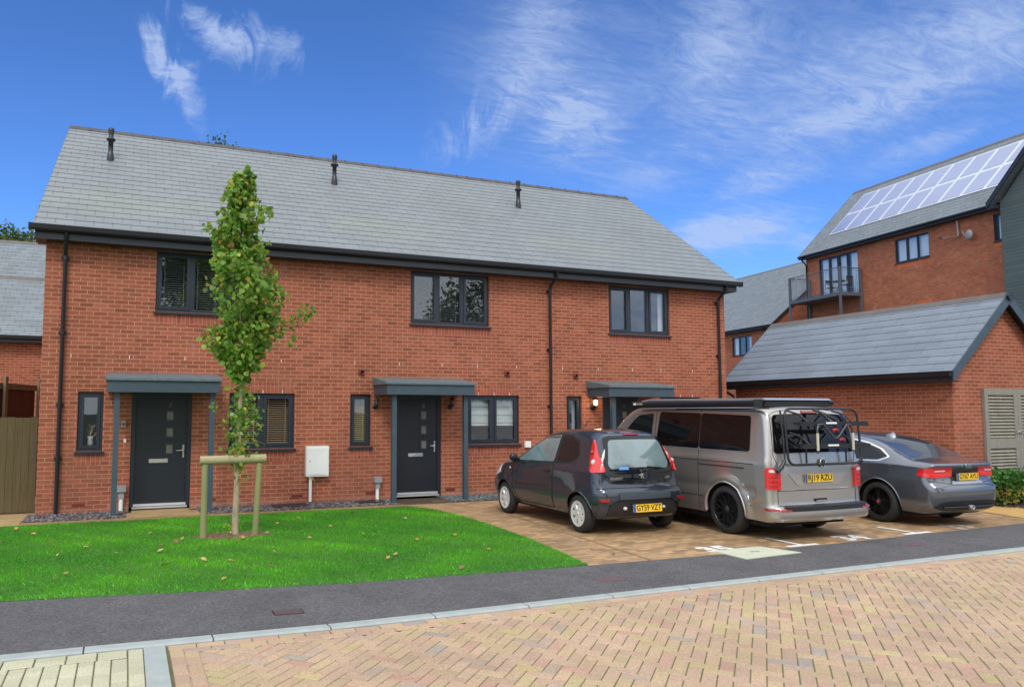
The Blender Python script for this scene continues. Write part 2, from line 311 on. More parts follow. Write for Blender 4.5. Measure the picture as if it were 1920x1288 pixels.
def roundpoly(poly, r, n=4):
    out = []; k = len(poly)
    for i in range(k):
        p = Vector(poly[i]); a = Vector(poly[i - 1]) - p; b = Vector(poly[(i + 1) % k]) - p
        rr = min(r, a.length * 0.45, b.length * 0.45); A = p + a.normalized() * rr; B = p + b.normalized() * rr
        for j in range(n + 1):
            t = j / n; q = A.lerp(p, t).lerp(p.lerp(B, t), t); out.append((q.x, q.y))
    return out
# ------------------------------------------------------------------ material library
BR1, BR2, MORT = (0.345, 0.100, 0.053), (0.275, 0.080, 0.045), (0.49, 0.265, 0.17)
M_brick = bricky('red_brick', BR1, BR2, MORT, ms=0.0058, vary=0.20, stain=(0.42, 0.20, 0.145), stain_amt=0.40, big=0.15, dirt=[((0.40, 0.27, 0.20), 2.3, 0.0, 2.3, 0.16, 0.55), ((0.22, 0.09, 0.06), 0.5, 0.6, 0.6, 1.1, 0.35)])
M_brick_far = bricky('orange_brick', (0.40, 0.125, 0.065), (0.32, 0.10, 0.055), (0.46, 0.22, 0.13), ms=0.005, vary=0.2)
M_soldier = bricky('red_brick_on_end', (0.335, 0.090, 0.053), (0.28, 0.075, 0.047), (0.42, 0.19, 0.12), bw=0.075, rh=0.225, offset=0.0, ms=0.006, vary=0.2)
M_soldier_far = bricky('orange_brick_on_end', (0.60, 0.14, 0.05), (0.52, 0.12, 0.045), (0.55, 0.20, 0.10), bw=0.075, rh=0.225, offset=0.0, vary=0.1)
M_slate = bricky('grey_slate', (0.188, 0.208, 0.224), (0.172, 0.191, 0.206), (0.06, 0.064, 0.068), bw=0.30, rh=0.2515, ms=0.004, rough=0.50, bumpd=0.002, vary=0.05, stain=(0.22, 0.235, 0.23), stain_amt=0.4, big=0.08, spec=0.6,
                 dirt=[((0.25, 0.28, 0.12), 1.2, 3.75, 1.9, 0.8, 0.18), ((0.15, 0.17, 0.10), 3.9, 5.6, 1.8, 1.6, 0.08)])
M_slate_garage = bricky('garage_slate', (0.18, 0.215, 0.262), (0.155, 0.188, 0.23), (0.07, 0.08, 0.095), bw=0.5, rh=0.249, ms=0.004, rough=0.5, bumpd=0.002, vary=0.06, stain=(0.14, 0.16, 0.14), stain_amt=0.3, big=0.07, spec=0.6)
M_slate_far = bricky('far_slate', (0.20, 0.225, 0.25), (0.17, 0.195, 0.215), (0.07, 0.075, 0.08), bw=0.3, rh=0.25, ms=0.005, rough=0.55, bumpd=0.002, vary=0.1, stain=(0.2, 0.2, 0.18), stain_amt=0.3, big=0.06)
M_black = mat('black_plastic', (0.010, 0.011, 0.014), 0.32, spec=0.5)
M_fascia = mat('dark_fascia', (0.022, 0.026, 0.034), 0.4, var=0.15)
M_pvc = mat('anthracite_frame', (0.016, 0.023, 0.037), 0.38, var=0.08)
M_door = mat('anthracite_door', (0.010, 0.0135, 0.020), 0.42, var=0.06, bump=0.15, bscale=25, aniso=(60, 60, 2))
M_canopy = mat('blue_grey_canopy', (0.048, 0.076, 0.100), 0.45, var=0.12, vscale=5)
M_lead = mat('grey_canopy_top', (0.115, 0.155, 0.175), 0.5, var=0.2, vscale=9)
M_chrome = mat('polished_steel', (0.75, 0.75, 0.76), 0.18, 1.0)
M_alu = mat('bright_threshold', (0.72, 0.73, 0.75), 0.35, 0.6)
M_white = mat('white_plastic', (0.80, 0.80, 0.78), 0.35, var=0.04)
M_greyplast = mat('grey_plastic', (0.30, 0.31, 0.32), 0.45, var=0.1)
M_terra = mat('terracotta_vent', (0.20, 0.035, 0.025), 0.6, var=0.15)
M_darkhole = mat('dark_recess', (0.008, 0.006, 0.006), 0.9)
M_glass = glass_mat('window_glass', refl=0.04, fm=0.55); M_glassfar = glass_mat('upper_window_glass', refl=0.0, fm=0.25)
M_frost = mat('frosted_glass', (0.16, 0.15, 0.12), 0.25, var=0.25, vscale=9, spec=0.6)
M_blind = mat('beige_blind', (0.60, 0.42, 0.27), 0.6)
M_blindw = mat('white_blind', (0.75, 0.77, 0.76), 0.7, var=0.05)
M_blindd = mat('grey_venetian', (0.15, 0.165, 0.16), 0.6)
M_blindo = mat('ochre_blind', (0.60, 0.45, 0.20), 0.6)
M_curtain = mat('pale_curtain', (0.75, 0.76, 0.80), 0.9, var=0.12, vscale=6, aniso=(6, 6, 0.3))
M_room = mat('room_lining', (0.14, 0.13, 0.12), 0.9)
def asphalt_mat():
    m = mat('asphalt', (0.10, 0.096, 0.10), 0.85, var=0.16, vscale=1.3, bump=1.0, bscale=130, distort=0.8); t = m.node_tree; P = t.nodes['Principled BSDF']; src = P.inputs['Base Color'].links[0].from_socket
    tcn = t.nodes.new('ShaderNodeTexCoord'); v = t.nodes.new('ShaderNodeTexVoronoi'); v.inputs['Scale'].default_value = 75; t.links.new(tcn.outputs['Object'], v.inputs['Vector'])
    sp = t.nodes.new('ShaderNodeSeparateColor'); t.links.new(v.outputs['Color'], sp.inputs[0]); r = t.nodes.new('ShaderNodeMapRange'); t.links.new(sp.outputs[0], r.inputs[0]); r.inputs[1].default_value = 0.0; r.inputs[2].default_value = 1.0; r.inputs[3].default_value = 0.62; r.inputs[4].default_value = 1.45
    n = t.nodes.new('ShaderNodeTexNoise'); n.inputs['Scale'].default_value = 3.0; n.inputs['Detail'].default_value = 8; n.inputs['Roughness'].default_value = 0.75; t.links.new(tcn.outputs['Object'], n.inputs['Vector']); r2 = t.nodes.new('ShaderNodeMapRange'); t.links.new(n.outputs['Fac'], r2.inputs[0]); r2.inputs[1].default_value = 0.3; r2.inputs[2].default_value = 0.7; r2.inputs[3].default_value = 0.84; r2.inputs[4].default_value = 1.14
    cur = src
    for q in (r.outputs[0], r2.outputs[0]):
        mx = t.nodes.new('ShaderNodeMix'); mx.data_type = 'RGBA'; mx.blend_type = 'MULTIPLY'; mx.inputs['Factor'].default_value = 1; t.links.new(cur, mx.inputs['A']); t.links.new(q, mx.inputs['B']); cur = mx.outputs['Result']
    t.links.new(cur, P.inputs['Base Color']); return m
M_kerb = mat('concrete_kerb', (0.33, 0.365, 0.355), 0.8, var=0.10, vscale=6, bump=0.3, bscale=90)
M_asph = asphalt_mat()
M_slab = mat('buff_concrete', (0.36, 0.25, 0.12), 0.75, var=0.2, vscale=3, bump=0.3, bscale=60)
M_edge = mat('edging_concrete', (0.26, 0.16, 0.08), 0.8, var=0.25, vscale=4, bump=0.3, bscale=60)
M_soil = mat('soil', (0.07, 0.045, 0.028), 0.95, var=0.4, vscale=12, bump=0.8, bscale=50)
M_lawn = mat('lawn_soil', (0.030, 0.13, 0.008), 0.95, col2=(0.05, 0.19, 0.014), vscale=2.5)
M_earth = mat('far_ground', (0.06, 0.07, 0.04), 0.95, var=0.2, vscale=0.4)
M_paint = mat('white_road_paint', (0.74, 0.74, 0.72), 0.7, var=0.08, vscale=20)
M_paintworn = mat('worn_road_paint', (0.42, 0.38, 0.33), 0.75, var=0.3, vscale=18)
M_palecover = mat('pale_concrete_cover', (0.50, 0.52, 0.40), 0.8, var=0.10, vscale=5, bump=0.2)
M_rust = mat('rusty_cover', (0.085, 0.055, 0.052), 0.7, var=0.2, vscale=20, bump=0.6, bscale=90)
M_drive = bricky('brown_block_paving', (0.45, 0.285, 0.15), (0.37, 0.235, 0.13), (0.11, 0.085, 0.045), bw=0.2, rh=0.1, ms=0.004, rough=0.55, bumpd=0.003, vary=0.34, stain=(0.24, 0.17, 0.08), stain_amt=0.4, big=0.2, spec=0.45)
M_paver = attr_mat('block_pavers', rough=0.75, bump=0.7, bscale=120, speck=0.30)
M_joint = mat('mossy_joint', (0.16, 0.135, 0.075), 0.95, col2=(0.09, 0.105, 0.03), vscale=4)

# ------------------------------------------------------------------ ground sheets
def sheet(name, poly, z, m, bottom=None, kind='structure'):
    b = MB(); n = len(poly); v = [(x, y, z) for x, y in poly]
    if bottom is None: b.add(v, [tuple(range(n))])
    else: b.prism(poly, 'z', bottom, z)
    o = b.build(name, m, uv=True); return tagp(o, kind=kind)
sheet('ground', [(-500, -500), (500, -500), (500, 500), (-500, 500)], -0.06, M_earth)
def pin(x):      # inner edge of the footway
    return np.interp(x, [-8, 0.35, 1.97, 3.8, 6.3, 9.5, 12, 18], [-5.9, -6.50, -6.79, -7.04, -7.20, -7.26, -7.12, -6.85])
def kout(x, w=0):   # kerb line
    return np.interp(x, [-8, 0.6, 3.2, 8, 12.3, 20], [-8.30, -8.46, -8.60, -8.56, -8.50, -8.30]) + w
xs = list(np.linspace(-8, 20, 29))
sheet('pavement', [(x, kout(x, 0.15)) for x in xs] + [(x, pin(x)) for x in xs[::-1]], 0.0, M_asph)
kb = MB(); x = -8.0
while x < 20:
    x1 = x + 0.914 - 0.012; P = [(x, kout(x)), (x1, kout(x1)), (x1, kout(x1, 0.14)), (x, kout(x, 0.14))]
    zt = 0.008; b0 = -0.05
    v = [(P[0][0], P[0][1], b0), (P[1][0], P[1][1], b0), (P[1][0], P[1][1], -0.004), (P[0][0], P[0][1], -0.004), (P[0][0], P[0][1] + 0.022, zt), (P[1][0], P[1][1] + 0.022, zt), (P[2][0], P[2][1], zt - 0.004), (P[3][0], P[3][1], zt - 0.004), (P[2][0], P[2][1], b0), (P[3][0], P[3][1], b0)]
    kb.add(v, [(0, 1, 2, 3), (3, 2, 5, 4), (4, 5, 6, 7), (7, 6, 8, 9), (0, 3, 4, 7, 9), (1, 8, 6, 5, 2)]); x += 0.914
tagp(kb.build('kerb', M_kerb), kind='structure')
sheet('kerb_bed', [(x, kout(x, 0.01)) for x in xs] + [(x, kout(x, 0.16)) for x in xs[::-1]], -0.012, M_joint)

# road: real block pavers, herringbone at 45 degrees, border courses along the kerb
def pavers(name, rects, cols, z, mat_, gap=0.004, clip=None):
    V = []; F = []; C = []; bev = 0.005
    for (cx, cy, ang, lw, lh, tone, *dzz) in rects:
        ca, sa = math.cos(ang), math.sin(ang); hw, hh = lw / 2 - gap / 2, lh / 2 - gap / 2; k = len(V)
        zz = z + (random.random() - .5) * 0.003 + (dzz[0] if dzz else 0); tx, ty = (random.random() - .5) * 0.010, (random.random() - .5) * 0.010
        for (w, h, dz) in ((hw, hh, -0.006), (hw - bev, hh - bev, 0)):
            for (sx, sy) in ((-1, -1), (1, -1), (1, 1), (-1, 1)):
                lx, ly = sx * w, sy * h; V.append((cx + lx * ca - ly * sa, cy + lx * sa + ly * ca, zz + dz + lx * tx + ly * ty))
        F += [(k + 4, k + 5, k + 6, k + 7), (k, k + 1, k + 5, k + 4), (k + 1, k + 2, k + 6, k + 5), (k + 2, k + 3, k + 7, k + 6), (k + 3, k, k + 4, k + 7)]
        C += [tone] * 5
    b = MB(); b.v = V; b.f = F; b.m = [0] * len(F); b.s = [False] * len(F)
    o = b.build(name, mat_, fixn=False); set_tone(o.data, C); return o
PCOL = [((0.50, 0.355, 0.245), 6), ((0.485, 0.365, 0.235), 6), ((0.465, 0.325, 0.245), 5), ((0.43, 0.325, 0.265), 1.5), ((0.475, 0.385, 0.215), 1.2), ((0.49, 0.305, 0.235), 1.4), ((0.38, 0.325, 0.285), 0.6), ((0.485, 0.345, 0.25), 6)]
def ptone():
    c = random.choices([a for a, b in PCOL], [b for a, b in PCOL])[0]; k = random.uniform(0.92, 1.06) * 0.93; return (c[0] * k, c[1] * k * 0.985, c[2] * k * 0.93)
SX0 = 1.545; BX = SX0 + 0.16
rects = []; r2 = math.sqrt(0.5); U = 0.102
for i in range(-190, 190):
    for j in range(-190, 190):
        # herringbone 90 degrees in lattice coordinates: period 4
        k = (i - j) % 4
        if k == 0: a, b_, ang = i + 1.0, j + 0.5, 0
        elif k == 2: a, b_, ang = i + 0.5, j + 0.0, 1
        else: continue
        x = 7 + (a * U) * r2 - (b_ * U) * r2; y = -11.2 + (a * U) * r2 + (b_ * U) * r2
        if BX + 0.11 < x < 19 and -14.2 < y < kout(x) - 0.13: rects.append((x, y, math.pi / 4 + ang * math.pi / 2, 0.2 + 0.004, 0.1 + 0.002, ptone(), -0.006))
# border: two stretcher courses
for rrow in range(2):
    x = SX0 + 0.17 + rrow * 0.1
    while x < 19:
        xm = x + 0.102; sl_ = (kout(xm + .1) - kout(xm - .1)) / 0.2; rects.append((xm, kout(xm) - 0.052 - rrow * 0.103, math.atan(sl_), 0.204, 0.102, ptone())); x += 0.205
for c in range(2):
    y = kout(SX0) - 0.208 - c * 0.05
    while y > -14.2: rects.append((SX0 + 0.225 + c * 0.103, y, math.pi / 2, 0.204, 0.102, ptone())); y -= 0.205
tagp(pavers('road', rects, None, -0.009, M_paver), kind='structure')
sheet('road_bed', [(-8, -14.6), (20, -14.6)] + [(x, kout(x, 0.02)) for x in xs[::-1]], -0.019, M_joint)
# pale paving left of the strip
rects = []
for c in range(0, 86):
    x = SX0 - 0.055 - c * 0.108; y = kout(x) - 0.010
    if c: y = kout(x) - 0.212
    if c % 2: rects.append((x, y - 0.05, math.pi / 2, 0.1, 0.107, (0.44, 0.42, 0.295))); y -= 0.1
    while y > -14.2:
        k = random.uniform(0.92, 1.08); lw = random.choice([0.2, 0.2, 0.2, 0.1]); rects.append((x, y - lw / 2, math.pi / 2, lw, 0.107, (0.47 * k, 0.45 * k, 0.315 * k))); y -= lw
for rrow in range(2):
    x = SX0 - 0.112
    while x > -7.8:
        k = random.uniform(0.92, 1.08); rects.append((x - 0.1, kout(x - .1) - 0.052 - rrow * 0.1, 0.02, 0.2, 0.1, (0.47 * k, 0.45 * k, 0.315 * k))); x -= 0.203
tagp(pavers('pale_road_paving', rects, None, -0.009, M_paver, gap=0.006), kind='structure')
b = MB(); b.box(SX0, SX0 + 0.15, -14.2, kout(SX0) - 0.006, -0.05, -0.003); tagp(b.build('concrete_strip', M_kerb), kind='structure')

# lawn
LX = [(6.25, -1.22), (6.52, -1.7), (6.64, -2.4), (6.68, -3.6), (6.62, -4.9), (6.50, -6.1), (6.33, -7.18)]
lawn_poly = [(-5.9, -1.24), (-0.2, -1.20), (3, -1.16)] + LX + [(x, pin(x)) for x in (5, 3.8, 1.97, 0.35, -3, -5.9)]
sheet('lawn', lawn_poly, 0.004, M_lawn, bottom=-0.05)
def inpoly(px, py, poly):
    c = np.zeros(len(px), bool); n = len(poly); j = n - 1
    for i in range(n):
        xi, yi = poly[i]; xj, yj = poly[j]
        t = ((yi > py) != (yj > py)) & (px < (xj - xi) * (py - yi) / (yj - yi + 1e-12) + xi); c ^= t; j = i
    return c
n = 300000; gx = RNG.uniform(-5.9, 6.75, n); gy = RNG.uniform(-7.3, -1.15, n); k = inpoly(gx + RNG.normal(0, .016, n), gy + RNG.normal(0, .03, n) + .012 * np.sin(gx * 11), lawn_poly) & (np.hypot((gx - 2.85) / 0.55, (gy + 3.4) / 0.33) + RNG.normal(0, 0.12, n) > 0.95); gx = gx[k]; gy = gy[k]; n = len(gx)
fn = (np.sin(gx * 3.1 + 2 * np.sin(gy * 2.3)) + np.sin(gy * 4.7 + 1.7 * np.sin(gx * 2.9 + 1)) + np.sin(gx * 9 + gy * 7)) / 3
h = RNG.uniform(0.016, 0.036, n) * (1 + 0.3 * fn); a = RNG.uniform(0, 2 * np.pi, n); w = RNG.uniform(0.0022, 0.0042, n); le = RNG.uniform(0, 0.022, n); la = RNG.uniform(0, 2 * np.pi, n)
edge = gy < np.interp(gx, [-8, 0.35, 1.97, 3.8, 6.3], [-5.9, -6.5, -6.79, -7.04, -7.2]) + 0.14
broad = (RNG.random(n) < np.where(edge, 0.20, 0.012 + 0.03 * (fn > 0.35))); w = np.where(broad, w * 2.6, w); le = np.where(broad, le * 1.4 + 0.01, le)
V = np.zeros((n, 3, 3)); V[:, 0] = np.stack([gx - w * np.cos(a), gy - w * np.sin(a), 0 * gx + 0.003], 1); V[:, 1] = np.stack([gx + w * np.cos(a), gy + w * np.sin(a), 0 * gx + 0.003], 1); V[:, 2] = np.stack([gx + le * np.cos(la), gy + le * np.sin(la), h], 1)
me = bpy.data.meshes.new('grass'); me.vertices.add(3 * n); me.vertices.foreach_set('co', V.ravel()); me.loops.add(3 * n); me.loops.foreach_set('vertex_index', np.arange(3 * n)); me.polygons.add(n); me.polygons.foreach_set('loop_start', np.arange(n) * 3); me.update(calc_edges=True)
patch = np.sin(gx * 1.3 + 1.2 * np.sin(gy * 1.7 + 2)) * np.sin(gy * 1.9 + np.sin(gx * 2.1)); speck = RNG.random(n)
g = RNG.uniform(0.62, 1.35, n) * (1 + 0.26 * fn) * (1 + 0.16 * patch); base = np.stack([(0.100 + 0.028 * patch) * g, (0.365 + 0.03 * patch) * g, 0.018 * g], 1); base[speck < .04] = base[speck < .04] * 1.6 + 0.04; base[speck > .97] = (0.16, 0.13, 0.05); base[broad] = base[broad] * 0.9 + np.array([0.045, 0.11, 0.045]); yl = RNG.random(n) < 0.03; base[yl] = (0.20, 0.24, 0.06)
M_grass = attr_mat('grass_blades', rough=0.75, trans=0.35, spec=0.15); me.materials.append(M_grass); set_tone(me, base)
o = bpy.data.objects.new('grass', me); COL.objects.link(o); tagp(o, 'short bright green mown grass on the front lawn', 'grass', kind='stuff')
# bare soil round the young tree
b = MB(); pts = [(2.85 + 0.56 * math.cos(t) * (1 + 0.1 * math.sin(5 * t)), -3.4 + 0.34 * math.sin(t) * (1 + 0.12 * math.sin(3 * t + 1))) for t in np.linspace(0, 2 * math.pi, 28)[:-1]]
b.add([(2.85, -3.4, 0.022)] + [(x, y, 0.006) for x, y in pts], [(0, i + 1, (i + 1) % 27 + 1) for i in range(27)], 0, True)
tagp(b.build('soil_patch', mat('tree_soil', (0.16, 0.10, 0.055), 0.95, var=0.5, vscale=22, bump=1.0, bscale=70)), kind='structure')

# path edging, door slabs, drive
EDY = -0.92
b = MB(); b.box(-0.12, 6.3, -1.20, EDY, -0.05, 0.010); tagp(b.build('path_edging', M_edge), kind='structure')
b = MB(); b.box(1.36, 2.62, EDY + 0.002, -0.32, -0.05, 0.018); b.box(1.50, 2.46, -0.319, -0.105, -0.05, 0.034); tagp(b.build('door_slab', M_slab), kind='structure')
b = MB(); b.prism([(-8, -1.24), (-0.125, -1.2), (-0.125, -0.62), (-0.02, -0.02), (-0.02, 8), (-8, 8)], 'z', -0.05, 0.008); tagp(b.build('side_path', M_slab), kind='structure')
b = MB(); b.add([(x, y, -0.002) for x, y in [(6.2, -0.3), (6.2, -1.215)] + LX + [(x, pin(x)) for x in (8, 9.5, 11, 12, 13.5, 15.2, 16.8)] + [(16.2, -4.4), (16.48, -4.2), (16.48, 2.5), (15.1, 2.5), (15.1, -0.3)]], [tuple(range(21))])
M_drive_o = b.build('parking_paving', M_drive); tagp(M_drive_o, kind='structure')
b = MB(); b.prism([(7.50, -2.3), (7.16, -7.24), (7.215, -7.24), (7.555, -2.3)], 'z', -0.05, 0.004); b.prism([(7.0, -0.62), (9.9, -0.62), (9.9, -0.56), (7.0, -0.56)], 'z', -0.05, 0.006); tagp(b.build('bay_edging', M_edge), kind='structure')
b = MB(); b.prism([(15.6, -5.0), (15.05, -6.88), (18, -6.82), (20, -6.6), (20, -6.2), (16.9, -6.05), (16.2, -5.2)], 'z', -0.05, 0.010); tagp(b.build('buff_path', mat('buff_path', (0.47, 0.29, 0.10), 0.75, var=0.15, vscale=3, bump=0.3)), kind='structure')
b = MB(); b.prism([(16.2, -5.2), (16.9, -6.05), (20, -6.2), (20, -4.7), (16.5, -4.7)], 'z', -0.05, 0.02); tagp(b.build('planting_soil', M_soil), kind='structure')

# slate chippings by the wall
def chips(name, regs, n, label, cols):
    V = []; F = []; C = []; ar = [abs((r[1] - r[0]) * (r[3] - r[2])) for r in regs]
    for _ in range(n):
        r = random.choices(regs, ar)[0]; x = random.uniform(r[0], r[1]); y = random.uniform(r[2], r[3]); z = 0.004 + random.random() * 0.022
        L_, W_ = random.uniform(0.014, 0.036), random.uniform(0.008, 0.02); T = 0.007; R = Matrix.Rotation(random.uniform(0, 6.28), 3, 'Z') @ Matrix.Rotation(random.uniform(-.5, .5), 3, 'X') @ Matrix.Rotation(random.uniform(-.5, .5), 3, 'Y')
        k = len(V)
        for p in ((-L_, -W_ * .6, -T), (L_ * .8, -W_, -T), (L_, W_ * .5, -T), (-L_ * .6, W_, -T), (-L_, -W_ * .6, T), (L_ * .8, -W_, T), (L_, W_ * .5, T), (-L_ * .6, W_, T)):
            q = R @ Vector(p); V.append((x + q.x, y + q.y, z + q.z))
        F += [(k + 4, k + 5, k + 6, k + 7), (k, k + 1, k + 5, k + 4), (k + 1, k + 2, k + 6, k + 5), (k + 2, k + 3, k + 7, k + 6), (k + 3, k, k + 4, k + 7)]
        c = random.choice(cols); s_ = random.uniform(0.6, 1.4); C += [tuple(q * s_ for q in c)] * 5
    b = MB(); b.v, b.f, b.m, b.s = V, F, [0] * len(F), [False] * len(F); o = b.build(name, M_chip, fixn=False); set_tone(o.data, C); return tagp(o, label, 'chippings', kind='stuff')
M_chip = attr_mat('slate_chips', rough=0.55)
chips('slate_chippings', [(-0.1, 1.4, EDY, -0.02), (2.6, 6.2, EDY, -0.02)], 5200, 'purple grey slate chippings strewn along the foot of the wall', [(0.10, 0.08, 0.085), (0.07, 0.06, 0.065), (0.14, 0.12, 0.12), (0.20, 0.18, 0.18)])
chips('slate_chippings', [(7.3, 9.9, -0.55, -0.02), (7.3, 8.6, -0.9, -0.5)], 3000, 'blue grey slate chippings between the middle door and the small car', [(0.10, 0.12, 0.13), (0.07, 0.085, 0.09), (0.18, 0.20, 0.21)])
b = MB(); b.box(-0.1, 9.9, EDY, -0.01, -0.05, 0.001); tagp(b.build('chipping_bed', M_soil), kind='structure')

# covers
def cover(name, label, pts, z, m, rim=None, slot=None):
    t = thing(name, label, 'manhole cover', (sum(p[0] for p in pts) / 4, sum(p[1] for p in pts) / 4, 0))
    cx, cy = t.location.x, t.location.y; q = [(p[0] - cx, p[1] - cy) for p in pts]
    if rim: MB().prism([(x * 1.09, y * 1.09) for x, y in q], 'z', -0.03, z - 0.003).build('frame', rim, t)
    MB().prism(q, 'z', -0.03, z).build('lid', m, t)
    if slot: MB().prism(slot, 'z', z, z + 0.002).build('lifting_slot', M_black, t)
cover('manhole_cover', 'small rusty brown metal cover set in the asphalt left of the strip', [(2.62, -7.99), (2.86, -8.01), (2.86, -7.85), (2.62, -7.84)], 0.005, M_rust, M_black)
cover('inspection_cover', 'pale cream concrete cover between parking bay 35 and the footway', [(8.26, -7.62), (9.22, -7.55), (9.06, -7.02), (8.26, -7.02)], 0.008, M_palecover, None, [(-0.05, 0.02), (0.06, -0.02), (0.07, 0.0), (-0.04, 0.04)])
cover('manhole_cover', 'faded reddish cover flush with the asphalt in front of the small car', [(5.98, -7.98), (6.28, -7.98), (6.28, -7.82), (5.98, -7.82)], 0.003, mat('faded_cover', (0.13, 0.07, 0.07), 0.85, var=0.3, vscale=15))
cover('manhole_cover', 'faded reddish cover in the asphalt in front of the grey saloon', [(10.9, -7.75), (11.25, -7.75), (11.25, -7.58), (10.9, -7.58)], 0.003, mat('faded_cover', (0.12, 0.075, 0.075), 0.85, var=0.3, vscale=15))
cover('drain_cover', 'dark drain cover in the chippings left of the white meter box', [(3.9, -0.62), (4.55, -0.62), (4.55, -0.22), (3.9, -0.22)], 0.045, M_fascia)
cover('drain_cover', 'narrow black drain cover in the chippings left of the middle door', [(5.5, -0.62), (6.0, -0.62), (6.0, -0.3), (5.5, -0.3)], 0.045, M_black)

# painted numbers and bay marks
for (s_, x, y, lb, m_) in (('35', 8.42, -6.95, 'white painted number 35 on the bay of the small car', M_paint), ('34', 10.78, -6.98, 'white painted number 34 behind the silver camper van', M_paint), ('33', 13.2, -6.85, 'worn painted number 33 behind the grey saloon', M_paintworn)):
    vs, fs = text_geo(s_, 0.45, 1.1, 0.022); b = MB(); b.add([(v[0], v[1] * 1.05, 0.0) for v in vs], fs); tagp(b.build('parking_number', m_, loc=(x, y, 0.004)), lb, 'road marking')
for (x, y, lb) in ((9.66, -7.17, 'painted T mark beside the rear wheel of the camper van'), (12.02, -7.05, 'painted T mark behind the gap between camper van and saloon')):
    b = MB(); b.add([(-0.28, -0.045, 0), (0.28, -0.035, 0), (0.28, 0.06, 0), (0.04, 0.055, 0), (0.05, 0.66, 0), (-0.03, 0.66, 0), (-0.03, 0.055, 0), (-0.28, 0.05, 0)], [tuple(range(8))]); tagp(b.build('bay_mark', M_paint, loc=(x, y, 0.005)), lb, 'road marking')
# ------------------------------------------------------------------ buildings
def wall_front(b, x0, x1, z0, z1, y, openings, depth=0.11, mi=0):
    xs_ = sorted({x0, x1, *[o[0] for o in openings], *[o[1] for o in openings]}); zs = sorted({z0, z1, *[o[2] for o in openings], *[o[3] for o in openings]})
    for i in range(len(xs_) - 1):
        for j in range(len(zs) - 1):
            cx, cz = (xs_[i] + xs_[i + 1]) / 2, (zs[j] + zs[j + 1]) / 2
            if any(o[0] < cx < o[1] and o[2] < cz < o[3] for o in openings): continue
            b.quad((xs_[i], y, zs[j]), (xs_[i + 1], y, zs[j]), (xs_[i + 1], y, zs[j + 1]), (xs_[i], y, zs[j + 1]), mi)
    for o in openings:
        a, c, d, e = o[:4]; yy = y + depth
        b.quad((a, y, d), (a, yy, d), (a, yy, e), (a, y, e), mi); b.quad((c, yy, d), (c, y, d), (c, y, e), (c, yy, e), mi)
        b.quad((a, y, e), (a, yy, e), (c, yy, e), (c, y, e), mi); b.quad((a, yy, d), (a, y, d), (c, y, d), (c, yy, d), mi)
def room(b, x0, x1, z0, z1, y0, y1, mi):
    b.quad((x0, y1, z0), (x1, y1, z0), (x1, y1, z1), (x0, y1, z1), mi); b.quad((x0, y0, z0), (x0, y1, z0), (x0, y1, z1), (x0, y0, z1), mi); b.quad((x1, y0, z0), (x1, y1, z0), (x1, y1, z1), (x1, y0, z1), mi)
    b.quad((x0, y0, z0), (x1, y0, z0), (x1, y1, z0), (x0, y1, z0), mi); b.quad((x0, y0, z1), (x1, y0, z1), (x1, y1, z1), (x0, y1, z1), mi)
